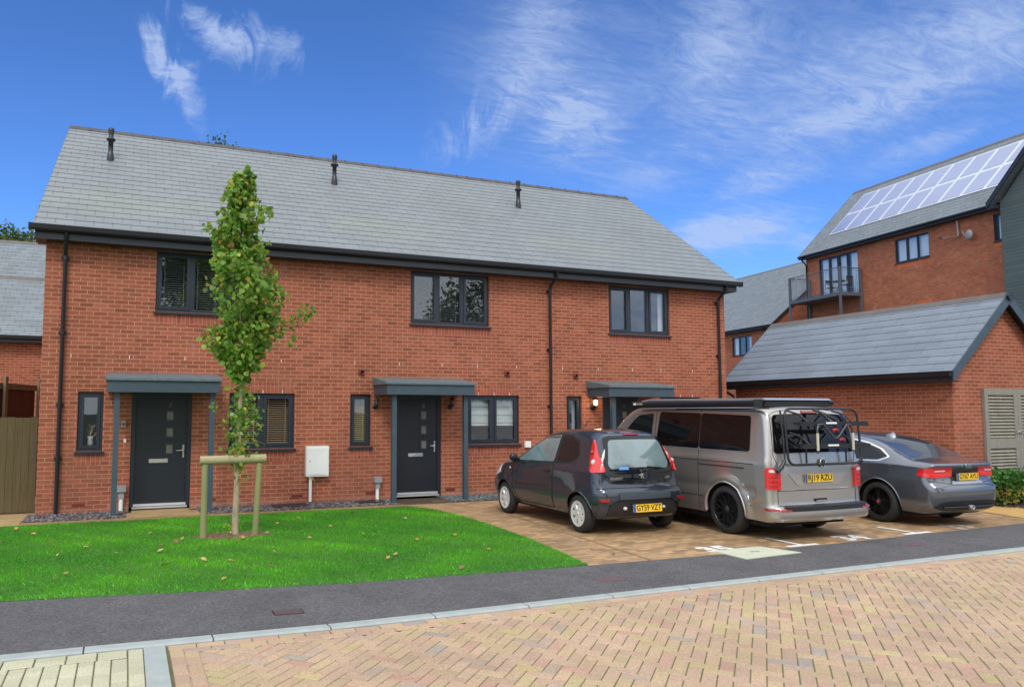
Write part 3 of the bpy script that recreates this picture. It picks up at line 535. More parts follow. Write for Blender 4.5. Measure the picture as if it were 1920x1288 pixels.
def window(par, x0, x1, z0, z1, lights, y=0.055, sill=True, covering=None, m=None, label=None, opener=(), gm=None):
    m = m or M_pvc; b = MB(); F = 0.045; ya, yb = y, y + 0.065
    def ring(a, c, d, e, t, y0, y1):
        b.box(a, c, y0, y1, d, d + t); b.box(a, c, y0, y1, e - t, e); b.box(a, a + t, y0, y1, d + t, e - t); b.box(c - t, c, y0, y1, d + t, e - t)
    ring(x0, x1, z0, z1, F, ya, yb); iw = x1 - x0 - 2 * F; xs_ = [x0 + F + iw * f for f in lights]; M = 0.030
    for q in xs_[1:-1]: b.box(q - M, q + M, ya + 0.001, yb, z0 + F, z1 - F)
    panes = []
    for i in range(len(xs_) - 1):
        a = xs_[i] + (M if i else 0) + 0.002; c = xs_[i + 1] - (M if i < len(xs_) - 2 else 0) - 0.002; S = 0.052 if i in opener else 0.022
        ring(a, c, z0 + F + 0.002, z1 - F - 0.002, S, ya - (0.014 if i in opener else -0.006), yb - 0.01); panes.append((a + S, c - S, z0 + F + S, z1 - F - S))
    w = b.build('window', m, par); 
    if label: w['label'] = label
    pb = MB()
    for (a, c, d, e) in panes: pb.box(a - 0.005, c + 0.005, ya + 0.022, ya + 0.040, d - 0.005, e + 0.005)
    pb.build('pane', gm or M_glass, w)
    if sill:
        sb = MB(); sb.prism([(ya + 0.03, z0 - 0.045), (-0.05, z0 - 0.050), (-0.05, z0 - 0.014), (ya - 0.002, z0 - 0.001), (ya + 0.03, z0 - 0.001)], 'x', x0 - 0.03, x1 + 0.03); sb.build('sill', m, w)
    yb2 = yb + 0.05
    if covering:
        kind = covering[0]; cb = MB()
        if kind == 'venetian':
            mm = covering[1]; zl = covering[2] if len(covering) > 2 else z0 + 0.05; tilt = covering[3] if len(covering) > 3 else 0.5; z = z1 - 0.06
            for (a, c, d, e) in panes:
                z = e
                while z > max(d, zl): cb.add([(a - .02, yb2 - 0.012, z - 0.014 * tilt), (c + .02, yb2 - 0.012, z - 0.014 * tilt), (c + .02, yb2 + 0.012, z + 0.014 * tilt), (a - .02, yb2 + 0.012, z + 0.014 * tilt)], [(0, 1, 2, 3)]); z -= 0.042
                for fx in (0.12, 0.88): xx = a + (c - a) * fx; cb.box(xx - 0.009, xx + 0.009, yb2 - 0.016, yb2 - 0.014, max(d, zl), e)
            cb.build('blind', mm, w)
        elif kind == 'roller':
            zl = covering[2]
            for (a, c, d, e) in panes:
                zz = e + .02
                while zz > zl: z2 = max(zl, zz - 0.17); cb.quad((a - .03, yb2 - 0.006, z2), (c + .03, yb2 - 0.006, z2), (c + .03, yb2 + 0.012, zz), (a - .03, yb2 + 0.012, zz)); zz = z2
            cb.build('blind', covering[1], w)
        elif kind == 'curtain':
            for (a, c) in covering[2]:
                n_ = max(6, int((c - a) / 0.02)); r0 = []
                for zz in (z0 + .02, z1 - .02): r0.append([(a + (c - a) * k / n_, yb2 + 0.03 + 0.02 * math.sin(k * 1.25), zz) for k in range(n_ + 1)])
                cb.grid(r0)
            cb.build('curtain', covering[1], w)
    return w
def soldier(b, x0, x1, z0, mi=1, y=-0.003, h=0.215):
    b.quad((x0, y, z0), (x1, y, z0), (x1, y, z0 + h), (x0, y, z0 + h), mi)
    b.quad((x0, y, z0 + h), (x1, y, z0 + h), (x1, 0.001, z0 + h), (x0, 0.001, z0 + h), mi)
    for xx in (x0, x1): b.quad((xx, y, z0), (xx, 0.001, z0), (xx, 0.001, z0 + h), (xx, y, z0 + h), mi)
def slates(b, x0, x1, y0, z0, y1, z1, gauge=0.2515, xt=None, mi=0, th=0.009):
    # courses of slates, each course a tilted strip lapping the one below; (y0,z0) eave, (y1,z1) ridge
    Ls = math.hypot(y1 - y0, z1 - z0); n_ = int(math.ceil(Ls / gauge)); dy, dz = (y1 - y0) / Ls, (z1 - z0) / Ls; ny, nz = -dz, dy
    if nz < 0: ny, nz = dz, -dy
    for k in range(n_):
        a, c = k * gauge, min(Ls, (k + 1) * gauge + 0.01); ta = a / Ls; tc = c / Ls
        xa0 = x0 + (xt[0] - x0) * ta if xt else x0; xa1 = x1 + (xt[1] - x1) * ta if xt else x1; xc0 = x0 + (xt[0] - x0) * tc if xt else x0; xc1 = x1 + (xt[1] - x1) * tc if xt else x1
        A = (y0 + dy * a + ny * th, z0 + dz * a + nz * th); C = (y0 + dy * c, z0 + dz * c); A0 = (y0 + dy * a - ny * 0.004, z0 + dz * a - nz * 0.004)
        b.quad((xa0, *A), (xa1, *A), (xc1, *C), (xc0, *C), mi); b.quad((xa0, *A0), (xa1, *A0), (xa1, *A), (xa0, *A), mi)
EZ, EY, RZ, RY, DEP = 4.935, -0.37, 8.22, 4.15, 8.30
def downpipe(par, x, y0=0.0):
    b = MB(); pts = [(x + 0.02, -0.36, 4.86), (x + 0.02, -0.345, 4.72), (x, -0.10, 4.54), (x, -0.07, 4.42), (x, -0.07, 0.03)]
    b.tube(pts, 0.034, 10)
    for z in (4.40, 3.1, 1.85, 0.93): b.tube([(x, -0.07, z), (x, -0.07, z + 0.06)], 0.043, 10); b.box(x - 0.06, x + 0.06, -0.04, -0.002, z + 0.01, z + 0.05)
    b.build('downpipe', M_black, par)
def canopy(par, x0, x1, posts):
    b = MB(); b.box(x0, x1, -0.85, -0.004, 2.09, 2.285); c = b.build('porch_canopy', M_canopy, par)
    b = MB(); b.prism([(-0.885, 2.288), (-0.885, 2.33), (-0.85, 2.34), (-0.004, 2.45), (-0.004, 2.288)], 'x', x0 - 0.03, x1 + 0.03); b.build('canopy_top', M_lead, c)
    for p in posts: MB().box(p - 0.045, p + 0.045, -0.74, -0.65, 0.0, 2.089).build('post', M_canopy, c)
def front_door(par, x0, x1, num):
    z0, z1 = 0.06, 2.09; b = MB(); b.box(x0, x0 + 0.07, 0.03, 0.11, z0, z1); b.box(x1 - 0.07, x1, 0.03, 0.11, z0, z1); b.box(x0 + 0.07, x1 - 0.07, 0.03, 0.11, z1 - 0.07, z1); b.build('door_frame', M_pvc, par)
    a, c = x0 + 0.072, x1 - 0.072; b = MB(); b.box(a, c, 0.055, 0.10, z0 + 0.05, z1 - 0.072); d = b.build('door', M_door, par)
    b = MB(); b.box(x0 + 0.05, x1 - 0.05, -0.02, 0.075, 0.045, 0.075); b.box(a, c, 0.012, 0.054, 0.085, 0.125); b.build('threshold', M_alu, d)
    gx = c - 0.30
    for z in (1.60, 1.30, 1.00):
        b = MB(); b.box(gx - 0.078, gx + 0.078, 0.046, 0.0545, z - 0.02, z + 0.19); b.build('glazing_bead', M_pvc, d)
        b = MB(); b.box(gx - 0.052, gx + 0.052, 0.040, 0.0455, z + 0.01, z + 0.16); b.build('small_pane', M_frost, d)
    b = MB(); b.box(c - 0.075, c - 0.045, 0.042, 0.0545, 0.93, 1.16); b.tube([(c - 0.06, 0.04, 1.06), (c - 0.06, 0.0, 1.06), (c - 0.075, -0.012, 1.06), (c - 0.19, -0.012, 1.06)], 0.011, 8); b.build('handle', M_chrome, d)
    xm = (a + c) / 2 - 0.04; b = MB(); b.box(xm - 0.16, xm + 0.16, 0.040, 0.0545, 0.845, 0.915); b.box(xm - 0.145, xm + 0.145, 0.030, 0.0395, 0.882, 0.908); b.build('letterbox', M_chrome, d)
    vs, fs = text_geo(num, 0.13); MB().add([(gx + v[0], 0.052, 1.87 + v[1]) for v in vs], fs).build('door_number', M_frost, d)
def house(X0, wdt, label, wins, door, can, left_end=False, right_end=False, airs=(), vents=(), pipes=(), flue=None, xa=None, xb=None):
    t = thing('terraced_house', label, 'house', (X0, 0, 0), group='terrace of three brick houses'); W_ = wdt
    b = MB(); ops = [(w['x'][0], w['x'][1], w['z'][0], w['z'][1]) for w in wins] + [(door[0], door[1], -0.02, 2.09)]
    wall_front(b, 0, W_, -0.05, 4.80, 0.0, ops)
    for w in wins:
        soldier(b, w['x'][0], w['x'][1], w['z'][0] - 0.03 - 0.215)
        if w['z'][0] < 2 and w['x'][1] - w['x'][0] > 0.6: soldier(b, w['x'][0], w['x'][1], w['z'][1])
    for k in range(int(W_ / 0.9)):
        xx = 0.45 + k * 0.9 + (k % 3) * 0.04; b.box(xx, xx + 0.010, -0.004, 0.0, 2.70, 2.765, 3)
    for w in wins:
        if w['z'][0] < 2 and w['x'][1] - w['x'][0] > 0.6:
            for k in (0.2, 0.5, 0.8): xx = w['x'][0] + (w['x'][1] - w['x'][0]) * k; b.box(xx, xx + 0.010, -0.007, -0.003, w['z'][1] + 0.002, w['z'][1] + 0.06, 3)
    gable = [(0, -0.05), (0, 4.80), (RY, RZ - 0.12), (DEP, 4.80), (DEP, -0.05)]
    for xx in (0, W_): b.add([(xx, p[0], p[1]) for p in gable], [tuple(range(5))])
    b.quad((0, DEP, -0.05), (W_, DEP, -0.05), (W_, DEP, 4.8), (0, DEP, 4.8))
    for (z0, z1) in ((0.02, 2.35), (2.55, 4.74)): room(b, 0.02, W_ - 0.02, z0, z1, 0.115, 3.6, 2)
    b.build('wall', [M_brick, M_soldier, M_room, M_white], t, fixn=False)
    ra, rb = (-0.18 if left_end else 0), (W_ + 0.16 if right_end else W_); ta, tb = (0.0 if left_end else 0), (W_ + 0.12 if right_end else W_)
    b = MB(); slates(b, ra, rb, EY, EZ, RY, RZ, xt=(ta, tb)); slates(b, ra, rb, DEP - EY, EZ, RY, RZ, xt=(ta, tb))
    b.quad((ra, EY, EZ - 0.03), (rb, EY, EZ - 0.03), (tb, RY, RZ - 0.05), (ta, RY, RZ - 0.05), 1); b.quad((ra, DEP - EY, EZ - 0.03), (rb, DEP - EY, EZ - 0.03), (tb, RY, RZ - 0.05), (ta, RY, RZ - 0.05), 1)
    if left_end:
        for (ya, yb) in ((EY, RY), (DEP - EY, RY)): b.quad((ra, ya, EZ + 0.012), (ra, ya, EZ - 0.05), (ta, yb, RZ - 0.07), (ta, yb, RZ + 0.012), 2)
    if right_end:
        for (ya, yb) in ((EY, RY), (DEP - EY, RY)): b.quad((rb, ya, EZ + 0.012), (rb, ya, EZ - 0.05), (tb, yb, RZ - 0.07), (tb, yb, RZ + 0.012), 2)
    rf = b.build('roof', [M_slate, M_fascia, M_greyplast], t, fixn=False)
    b = MB(); x = ta
    while x < tb - 0.02:
        x1 = min(x + 0.445, tb); b.prism([(RY - 0.15, RZ - 0.092), (RY, RZ + 0.028), (RY + 0.15, RZ - 0.092), (RY + 0.14, RZ - 0.11), (RY, RZ + 0.005), (RY - 0.14, RZ - 0.11)], 'x', x, x1 - 0.004)
        b.prism([(RY - 0.16, RZ - 0.092), (RY, RZ + 0.042), (RY + 0.16, RZ - 0.092)], 'x', x1 - 0.05, x1 - 0.005); x += 0.45
    b.build('ridge_tiles', mat('ridge_tile', (0.065, 0.06, 0.062), 0.7, var=0.25, vscale=5), rf)
    if flue:
        fx, fy, fz, ft = flue; b = MB(); b.lathe([(0.10, -0.16), (0.082, -0.02), (0.072, 0.10), (0.060, 0.12), (0.060, 0.36), (0.10, 0.375), (0.112, 0.40), (0.10, 0.42), (0.060, 0.45), (0.056, 0.50), (0.072, 0.58), (0.072, 0.635), (0.05, 0.65), (0.0, 0.65)], (fx, fy, fz), 'z', 18); b.v = [(fx + (p[0] - fx) * .84, fy + (p[1] - fy) * .84, p[2]) for p in b.v]; b.build('flue_pipe', M_black, rf)
    fa, fb = (-0.15 if left_end else 0), (W_ + 0.13 if right_end else W_)
    b = MB(); b.box(fa, fb, -0.305, -0.285, 4.70, 4.925); b.box(fa, fb, -0.285, -0.002, 4.705, 4.725)
    if left_end: b.prism([(-0.285, 4.70), (-0.285, 4.88), (0.0, 5.10), (0.0, 4.70)], 'x', fa, fa + 0.02); b.box(fa, -0.002, -0.002, 0.25, 4.70, 4.76)
    if right_end: b.prism([(-0.285, 4.70), (-0.285, 4.88), (0.0, 5.10), (0.0, 4.70)], 'x', fb - 0.02, fb); b.box(W_ + 0.002, fb, -0.002, 0.25, 4.70, 4.76)
    b.build('fascia', M_fascia, t)
    prof = [(-0.312, 4.935), (-0.316, 4.86), (-0.345, 4.828), (-0.39, 4.822), (-0.425, 4.85), (-0.432, 4.925), (-0.424, 4.935), (-0.418, 4.87), (-0.38, 4.84), (-0.335, 4.85)]
    b = MB(); b.prism(prof, 'x', fa - (0.07 if left_end else 0), fb + (0.07 if right_end else 0))
    if left_end: b.box(fa - 0.09, fa - 0.07, -0.435, -0.31, 4.822, 4.937)
    if right_end: b.box(fb + 0.07, fb + 0.09, -0.435, -0.31, 4.822, 4.937)
    b.build('gutter', M_black, t)
    for p in pipes: downpipe(t, p)
    for w in wins: window(t, *w['x'], *w['z'], w['l'], covering=w.get('c'), opener=w.get('o', ()))
    front_door(t, door[0], door[1], door[2]); canopy(t, *can)
    for (ax, az) in airs:
        b = MB(); b.box(ax, ax + 0.215, -0.006, 0.0, az, az + 0.065)
        for k in range(5): b.box(ax + 0.02 + k * 0.037, ax + 0.045 + k * 0.037, -0.008, -0.0062, az + 0.015, az + 0.05, 1)
        b.build('air_brick', [M_terra, mat('vent_slot', (0.10, 0.018, 0.014), 0.7)], t)
    for (vx, vz) in vents:
        b = MB(); b.box(vx - 0.065, vx + 0.065, -0.016, -0.001, vz - 0.065, vz + 0.065, 0); b.lathe([(0.034, -0.018), (0.038, -0.05), (0.050, -0.05), (0.054, -0.016)], (vx, 0, vz), 'y', 16, 0); b.lathe([(0.0, -0.0185), (0.04, -0.0185)], (vx, 0, vz), 'y', 16, 1); b.build('wall_vent', [M_terra, M_darkhole], t)
    return t
G1, G2, U1, U2 = 1.075, 2.11, 3.585, 4.695
def three(x0, x1): return [0, 0.335, 0.665, 1]
H1 = house(0, 5.1, 'left end terraced house with door 7 behind the young tree', [
    dict(x=(0.59, 1.0), z=(G1, G2), l=[0, 1], o=(0,)), dict(x=(3.145, 4.365), z=(G1 - 0.01, G2), l=[0, 0.5, 1], o=(0, 1), c=('venetian', M_blind, 1.0, 0.55)),
    dict(x=(1.80, 3.60), z=(U1, U2), l=[0, .34, .66, 1], o=(0, 2), c=('venetian', M_blindd, 3.5, 0.7))],
    (1.46, 2.485, '7'), (1.07, 2.885, (1.225, 2.765)), left_end=True, airs=[(0.55, 0.12), (2.72, 0.12), (4.33, 0.12)], pipes=[0.315], flue=(0.90, 2.55, 7.10, 0))
H2 = house(5.1, 4.8, 'middle terraced house with door 8 behind the small dark car', [
    dict(x=(0.37, 0.80), z=(G1, G2), l=[0, 1], o=(0,), c=('venetian', M_blindo, 1.0, 0.8)), dict(x=(2.93, 4.155), z=(G1, G2), l=[0, 0.5, 1], o=(0, 1), c=('roller', M_blindw, 1.46)),
    dict(x=(1.635, 3.44), z=(U1, U2), l=[0, .335, .665, 1], o=(0, 2), c=('venetian', M_blindd, 3.5, 0.6))],
    (1.30, 2.32, '8'), (0.86, 2.70, (1.05, 2.56)), airs=[(0.70, 0.12), (2.42, 0.12)], vents=[(0.60, 2.55), (3.86, 2.58)], flue=(0.66, 2.66, 7.20, 0))
H3 = house(9.9, 5.13, 'right end terraced house with its lit wall lamp behind the camper van', [
    dict(x=(0.55, 0.945), z=(G1, G2), l=[0, 1], o=(0,), c=('curtain', M_curtain, [(0.80, 0.90)])), dict(x=(3.10, 4.31), z=(G1, G2), l=[0, 0.5, 1], o=(0, 1)),
    dict(x=(1.715, 3.445), z=(U1 - 0.01, U2), l=[0, .335, .665, 1], o=(0, 2), c=('curtain', M_curtain, [(3.25, 3.40)]))],
    (1.50, 2.50, '9'), (1.10, 2.84, (1.30, 2.70)), right_end=True, vents=[(0.79, 2.56)], pipes=[0.11, 4.88], flue=(0.72, 2.55, 7.12, 0))
# fittings of the houses
b = MB(); b.prism(roundpoly([(-0.22, -0.29), (0.22, -0.29), (0.22, 0.29), (-0.22, 0.29)], 0.02), 'y', -0.13, -0.001); mb_ = b.build('meter_box', M_white, H1, loc=(4.80, 0, 0.81))
b = MB(); b.prism(roundpoly([(-0.195, -0.26), (0.195, -0.26), (0.195, 0.26), (-0.195, 0.26)], 0.015), 'y', -0.142, -0.131)
for k in (-1, 1): b.box(-0.13, 0.13, -0.146, -0.1425, k * 0.225 - 0.012, k * 0.225 + 0.012)
b.box(-0.16, -0.145, -0.147, -0.1425, -0.02, 0.02, 1); b.build('meter_box_door', [M_white, M_greyplast], mb_)
b = MB(); b.tube([(-0.12, -0.06, -0.291), (-0.12, -0.06, -0.77)], 0.030, 12); b.build('service_pipe', M_white, mb_)
b = MB(); b.tube([(-0.10, -0.10, -0.291), (-0.08, -0.11, -0.33), (-0.05, -0.11, -0.37), (-0.045, -0.10, -0.40)], 0.006, 6); b.tube([(-0.09, -0.10, -0.291), (-0.095, -0.12, -0.34), (-0.07, -0.115, -0.36)], 0.005, 6); b.build('earth_wire', mat('yellow_wire', (0.45, 0.45, 0.08), 0.5), mb_)
for (hx, px) in ((H1, 1.335), (H2, 6.03 - 5.1)):
    b = MB(); b.prism(roundpoly([(-0.075, 0.36), (0.075, 0.36), (0.075, 0.47), (-0.075, 0.47)], 0.012), 'y', -0.12, -0.001); b.box(-0.045, 0.045, -0.09, -0.001, 0.24, 0.36); q = b.build('service_box', M_greyplast, hx, loc=(px, 0, 0))
    MB().tube([(0, -0.05, 0.24), (0, -0.05, 0.0)], 0.036, 12).build('service_pipe', M_white, q)
b = MB(); b.box(1.335 - 0.035, 1.335 + 0.035, -0.03, -0.001, 1.49, 1.60); b.box(1.315, 1.355, -0.034, -0.031, 1.52, 1.56, 1); b.build('entry_unit', [M_greyplast, M_black], H1)
b = MB(); b.box(1.345, 1.385, -0.02, -0.001, 1.215, 1.28); b.build('doorbell', M_white, H1)
b = MB(); b.box(4.27, 4.41, -0.05, -0.001, 0.99, 1.12); b.build('vent_cover', M_white, H2)
# wall lamps
M_bulb = mat('lit_lamp_glass', (1, 0.8, 0.5), 0.3, emit=(1.0, 0.62, 0.28), estr=5)
M_lampglass = mat('unlit_lamp_glass', (0.10, 0.09, 0.08), 0.1)
def wall_lamp(par, x, z, lit, s=1.0):
    b = MB(); b.lathe([(0.0, -0.012), (0.055, -0.012), (0.06, 0.0)], (0, 0, 0), 'y', 16); b.tube([(0, -0.01, 0), (0, -0.06, -0.03), (0, -0.10, -0.025), (0, -0.11, 0.005)], 0.010, 8); b.lathe([(0.0, 0.005), (0.05, 0.01), (0.06, 0.03), (0.045, 0.035)], (0, -0.11, 0), 'z', 16)
    for k in range(4): a = k * math.pi / 2 + .8; b.tube([(0.042 * math.cos(a), -0.11 + 0.042 * math.sin(a), 0.03), (0.05 * math.cos(a), -0.11 + 0.05 * math.sin(a), 0.15)], 0.004, 5)
    b.lathe([(0.062, 0.15), (0.055, 0.165), (0.02, 0.20), (0.0, 0.215)], (0, -0.11, 0), 'z', 16)
    w = b.build('wall_lamp', M_black, par, loc=(x, 0, z)); w.scale = (s, s, s)
    MB().lathe([(0.0, 0.036), (0.032, 0.045), (0.038, 0.09), (0.03, 0.14), (0.0, 0.148)], (0, -0.11, 0), 'z', 14).build('lamp_glass', M_bulb if lit else M_lampglass, w)
    if lit:
        pl = bpy.data.lights.new('lamp_light', 'POINT'); pl.energy = 2.5; pl.color = (1, 0.72, 0.42); pl.shadow_soft_size = 0.04; po = bpy.data.objects.new('lamp_light', pl); COL.objects.link(po); po.parent = w; po.location = (0, -0.23, 0.09)
wall_lamp(H2, 5.98 - 5.1, 1.86, False, .85); wall_lamp(H2, 7.62 - 5.1, 1.86, False, .95); wall_lamp(H3, 11.13 - 9.9, 1.86, True, 1.15)
# vase behind the narrow window of the first house
t = thing('flower_vase', 'pale vase with flowers inside the narrow window left of door 7', 'vase', (0.80, 0.23, 1.15)); MB().lathe([(0, 0), (0.04, 0), (0.052, 0.05), (0.045, 0.13), (0.055, 0.18), (0.045, 0.18), (0.035, 0.12)], n=16).build('vase', M_white, t)
b = MB()
for k in range(26):
    a = random.uniform(0, 6.28); r_ = random.uniform(0.02, 0.11); z = random.uniform(0.22, 0.42); b.tube([(0, 0, 0.15), (r_ * .5 * math.cos(a), r_ * .5 * math.sin(a), z * .7), (r_ * math.cos(a), r_ * math.sin(a), z)], [0.003, 0.003, 0.02], 5, m=k % 3)
b.build('flowers', [mat('pink_flower', (0.4, 0.1, 0.12), 0.7), mat('vase_leaf', (0.05, 0.12, 0.04), 0.7), mat('cream_flower', (0.6, 0.5, 0.4), 0.7)], t)

# ---- garage on the right: long axis runs away from the road
def gable_block(name, label, cat, loc, rotz, u0, u1, hw, ez, rz, over=0.3, wallm=None, slm=None, gauge=0.25, ops=(), depth=None, ridge_m=None, th=0.009, endover=0.2, group=None, verge=True, v0over=0.2):
    """wall front at y=0 running x=u0..u1 in local space, ridge parallel to x at y=hw"""
    t = thing(name, label, cat, loc, rotz, group); b = MB(); wallm = wallm or M_brick_far; slm = slm or M_slate_far; dp = depth or 2 * hw
    sl_ = (rz - ez) / (hw + over); zt = ez + sl_ * over - 0.05
    wall_front(b, u0, u1, -0.05, zt, 0, ops)
    for xx in (u0, u1): b.add([(xx, 0, -0.05), (xx, 0, zt), (xx, hw, rz - 0.08), (xx, 2 * hw, zt), (xx, 2 * hw, -0.05)], [(0, 1, 2, 3, 4)])
    b.quad((u0, 2 * hw, -0.05), (u1, 2 * hw, -0.05), (u1, 2 * hw, zt), (u0, 2 * hw, zt))
    for o in ops: soldier(b, o[0], o[1], o[2] - 0.245)
    for o in ops: room(b, o[0] - 0.4, o[1] + 0.4, o[2] - 0.4, o[3] + 0.1, 0.115, 1.8, 2)
    b.build('wall', [wallm, M_soldier_far, M_room], t, fixn=False)
    a, c = u0 - v0over, u1 + endover; b = MB(); slates(b, a, c, -over, ez, hw, rz, gauge, th=th); slates(b, a, c, 2 * hw + over, ez, hw, rz, gauge, th=th)
    for (ya, yb) in ((-over, hw), (2 * hw + over, hw)): b.quad((a, ya, ez - 0.03), (c, ya, ez - 0.03), (c, yb, rz - 0.04), (a, yb, rz - 0.04), 1)
    rf = b.build('roof', [slm, M_fascia], t, fixn=False)
    b = MB(); b.prism([(hw - 0.13, rz - 0.10), (hw, rz + 0.03), (hw + 0.13, rz - 0.10)], 'x', a, c); b.build('ridge_tiles', ridge_m or mat('brown_ridge', (0.12, 0.105, 0.10), 0.7, var=0.2), rf)
    b = MB(); b.box(a, c, -over + 0.02, -over + 0.045, ez - 0.20, ez - 0.01); b.box(a + 0.02, c - 0.02, -over + 0.045, -0.002, ez - 0.20, ez - 0.18); b.build('fascia', M_fascia, t)
    b = MB(); b.prism([(-over - 0.09, ez - 0.02), (-over - 0.085, ez - 0.09), (-over - 0.04, ez - 0.115), (-over + 0.018, ez - 0.09), (-over + 0.018, ez - 0.02)], 'x', a - 0.02, c); b.build('gutter', M_black, t)
    if verge:
        for (xa, xb) in ((c, c + 0.025), (a - 0.025, a)):
            for (ya, yb) in ((-over, hw), (2 * hw + over, hw)):
                b = MB(); b.add([(x_, y_, z_) for x_ in (xa, xb) for (y_, z_) in ((ya, ez + 0.014), (ya, ez - 0.20), (yb, rz - 0.22), (yb, rz + 0.012))], [(0, 1, 2, 3), (4, 5, 6, 7), (0, 1, 5, 4), (1, 2, 6, 5), (2, 3, 7, 6), (3, 0, 4, 7)]); b.build('bargeboard', M_canopy if cat == 'garage' else M_fascia, t)
    return t, rf
# local +x -> world -Y (towards the viewer), local +y -> world +X
GA, garf = gable_block('brick_garage', 'low brick garage with slate roof and louvred doors beyond the saloon', 'garage', (16.5, -4.65, 0), -math.pi / 2, -5.9, 0, 1.55, 2.555, 4.19, over=0.28, wallm=M_brick, slm=M_slate_garage, gauge=0.249)
b = MB(); b.lathe([(0.0, 0.0), (0.10, 0.0), (0.10, 0.06), (0.0, 0.06)], (0.21, 1.55, 4.13), 'x', 6, 0, False); b.build('ridge_end_cap', M_fascia, garf)
b = MB(); b.tube([(-6.02, -0.30, 2.44), (-6.0, -0.25, 2.30), (-5.92, -0.08, 2.18), (-5.86, -0.07, 2.05), (-5.86, -0.07, 0.0)], 0.034, 10); b.build('downpipe', M_black, GA)
M_oldwood = mat('weathered_grey_wood', (0.20, 0.185, 0.165), 0.8, col2=(0.29, 0.27, 0.235), vscale=4, aniso=(8, 8, 0.7))
M_louv = mat('weathered_louvre', (0.27, 0.255, 0.20), 0.8, var=0.15, vscale=5)
for k, (ya, yb, lb) in enumerate(((0.86, 1.90, 'left louvred leaf'), (1.905, 2.94, 'right louvred leaf'))):
    b = MB(); S = 0.11; x0, x1 = 0.004, 0.060
    b.box(x0, x1, ya, ya + S, 0.05, 2.23); b.box(x0, x1, yb - S, yb, 0.05, 2.23)
    for (z0, z1) in ((0.05, 0.2), (1.02, 1.22), (2.10, 2.23)): b.box(x0, x1 - 0.002, ya + S, yb - S, z0, z1)
    b.box(x0, x0 + 0.004, ya + S, yb - S, 0.2, 2.1); d = b.build('door', M_oldwood, GA); d['label'] = lb
    b = MB()
    for (z0, z1) in ((0.22, 1.0), (1.23, 2.09)):
        n_ = int((z1 - z0) / 0.062)
        for q in range(n_):
            z = z0 + (q + 0.5) * (z1 - z0) / n_; b.add([(x0 + 0.006, ya + S, z + 0.026), (x1 - 0.006, ya + S, z - 0.018), (x1 - 0.006, ya + S, z - 0.030), (x0 + 0.006, ya + S, z + 0.012), (x0 + 0.006, yb - S, z + 0.026), (x1 - 0.006, yb - S, z - 0.018), (x1 - 0.006, yb - S, z - 0.030), (x0 + 0.006, yb - S, z + 0.012)], [(0, 1, 5, 4), (1, 2, 6, 5), (2, 3, 7, 6)])
    b.build('louvres', M_louv, d, fixn=False)
b = MB(); b.tube([(0.07, 1.84, 1.35), (0.09, 1.87, 1.35), (0.09, 1.95, 1.33), (0.07, 1.97, 1.32)], 0.012, 6); b.box(0.061, 0.075, 1.80, 1.86, 1.31, 1.39); b.build('padlock_hasp', M_chrome, GA)

# ---- turned block far right
RB = rad(-90 - 7.001)     # local x runs towards the viewer along the facade, local y goes back from the wall
FB, fbr = gable_block('apartment_building', 'tall brick building with solar panels on its roof', 'building', (37.0188, 11.821, 0), RB, -6.2, 9.0, 3.85, 10.80, 14.98, over=0.35, gauge=0.27, ops=[(0.04, 2.02, 9.22, 10.42), (-5.2, -2.37, 8.08, 10.42), (5.29, 6.4, 9.22, 10.42), (0.0, 2.05, 5.8, 6.9)])
window(FB, 0.04, 2.02, 9.22, 10.42, [0, .335, .665, 1], covering=('curtain', M_curtain, [(0.1, 0.62), (0.7, 1.35), (1.38, 1.95)]), gm=M_glassfar); window(FB, 5.29, 6.4, 9.22, 10.42, [0, 1], covering=('curtain', M_curtain, [(5.4, 6.3)]), gm=M_glassfar); window(FB, 0.0, 2.05, 5.8, 6.9, [0, .335, .665, 1])
window(FB, -5.2, -2.37, 8.08, 10.42, [0, .25, .5, .75, 1], sill=False, covering=('curtain', M_curtain, [(-5.1, -4.62), (-4.45, -3.9), (-3.75, -3.2), (-3.0, -2.45)]), opener=(1, 2), gm=M_glassfar, label='glazed balcony doors with pale curtains')
b = MB(); b.quad((1.2, -0.004, 6.9), (2.08, -0.004, 6.9), (2.08, -0.004, 7.12), (1.2, -0.004, 7.12)); b.build('lintel', M_soldier_far, FB)
b = MB(); b.tube([(-6.1, -0.40, 10.68), (-6.1, -0.36, 10.5), (-6.1, -0.08, 10.25), (-6.1, -0.08, 0)], 0.045, 8); b.build('downpipe', M_black, FB)
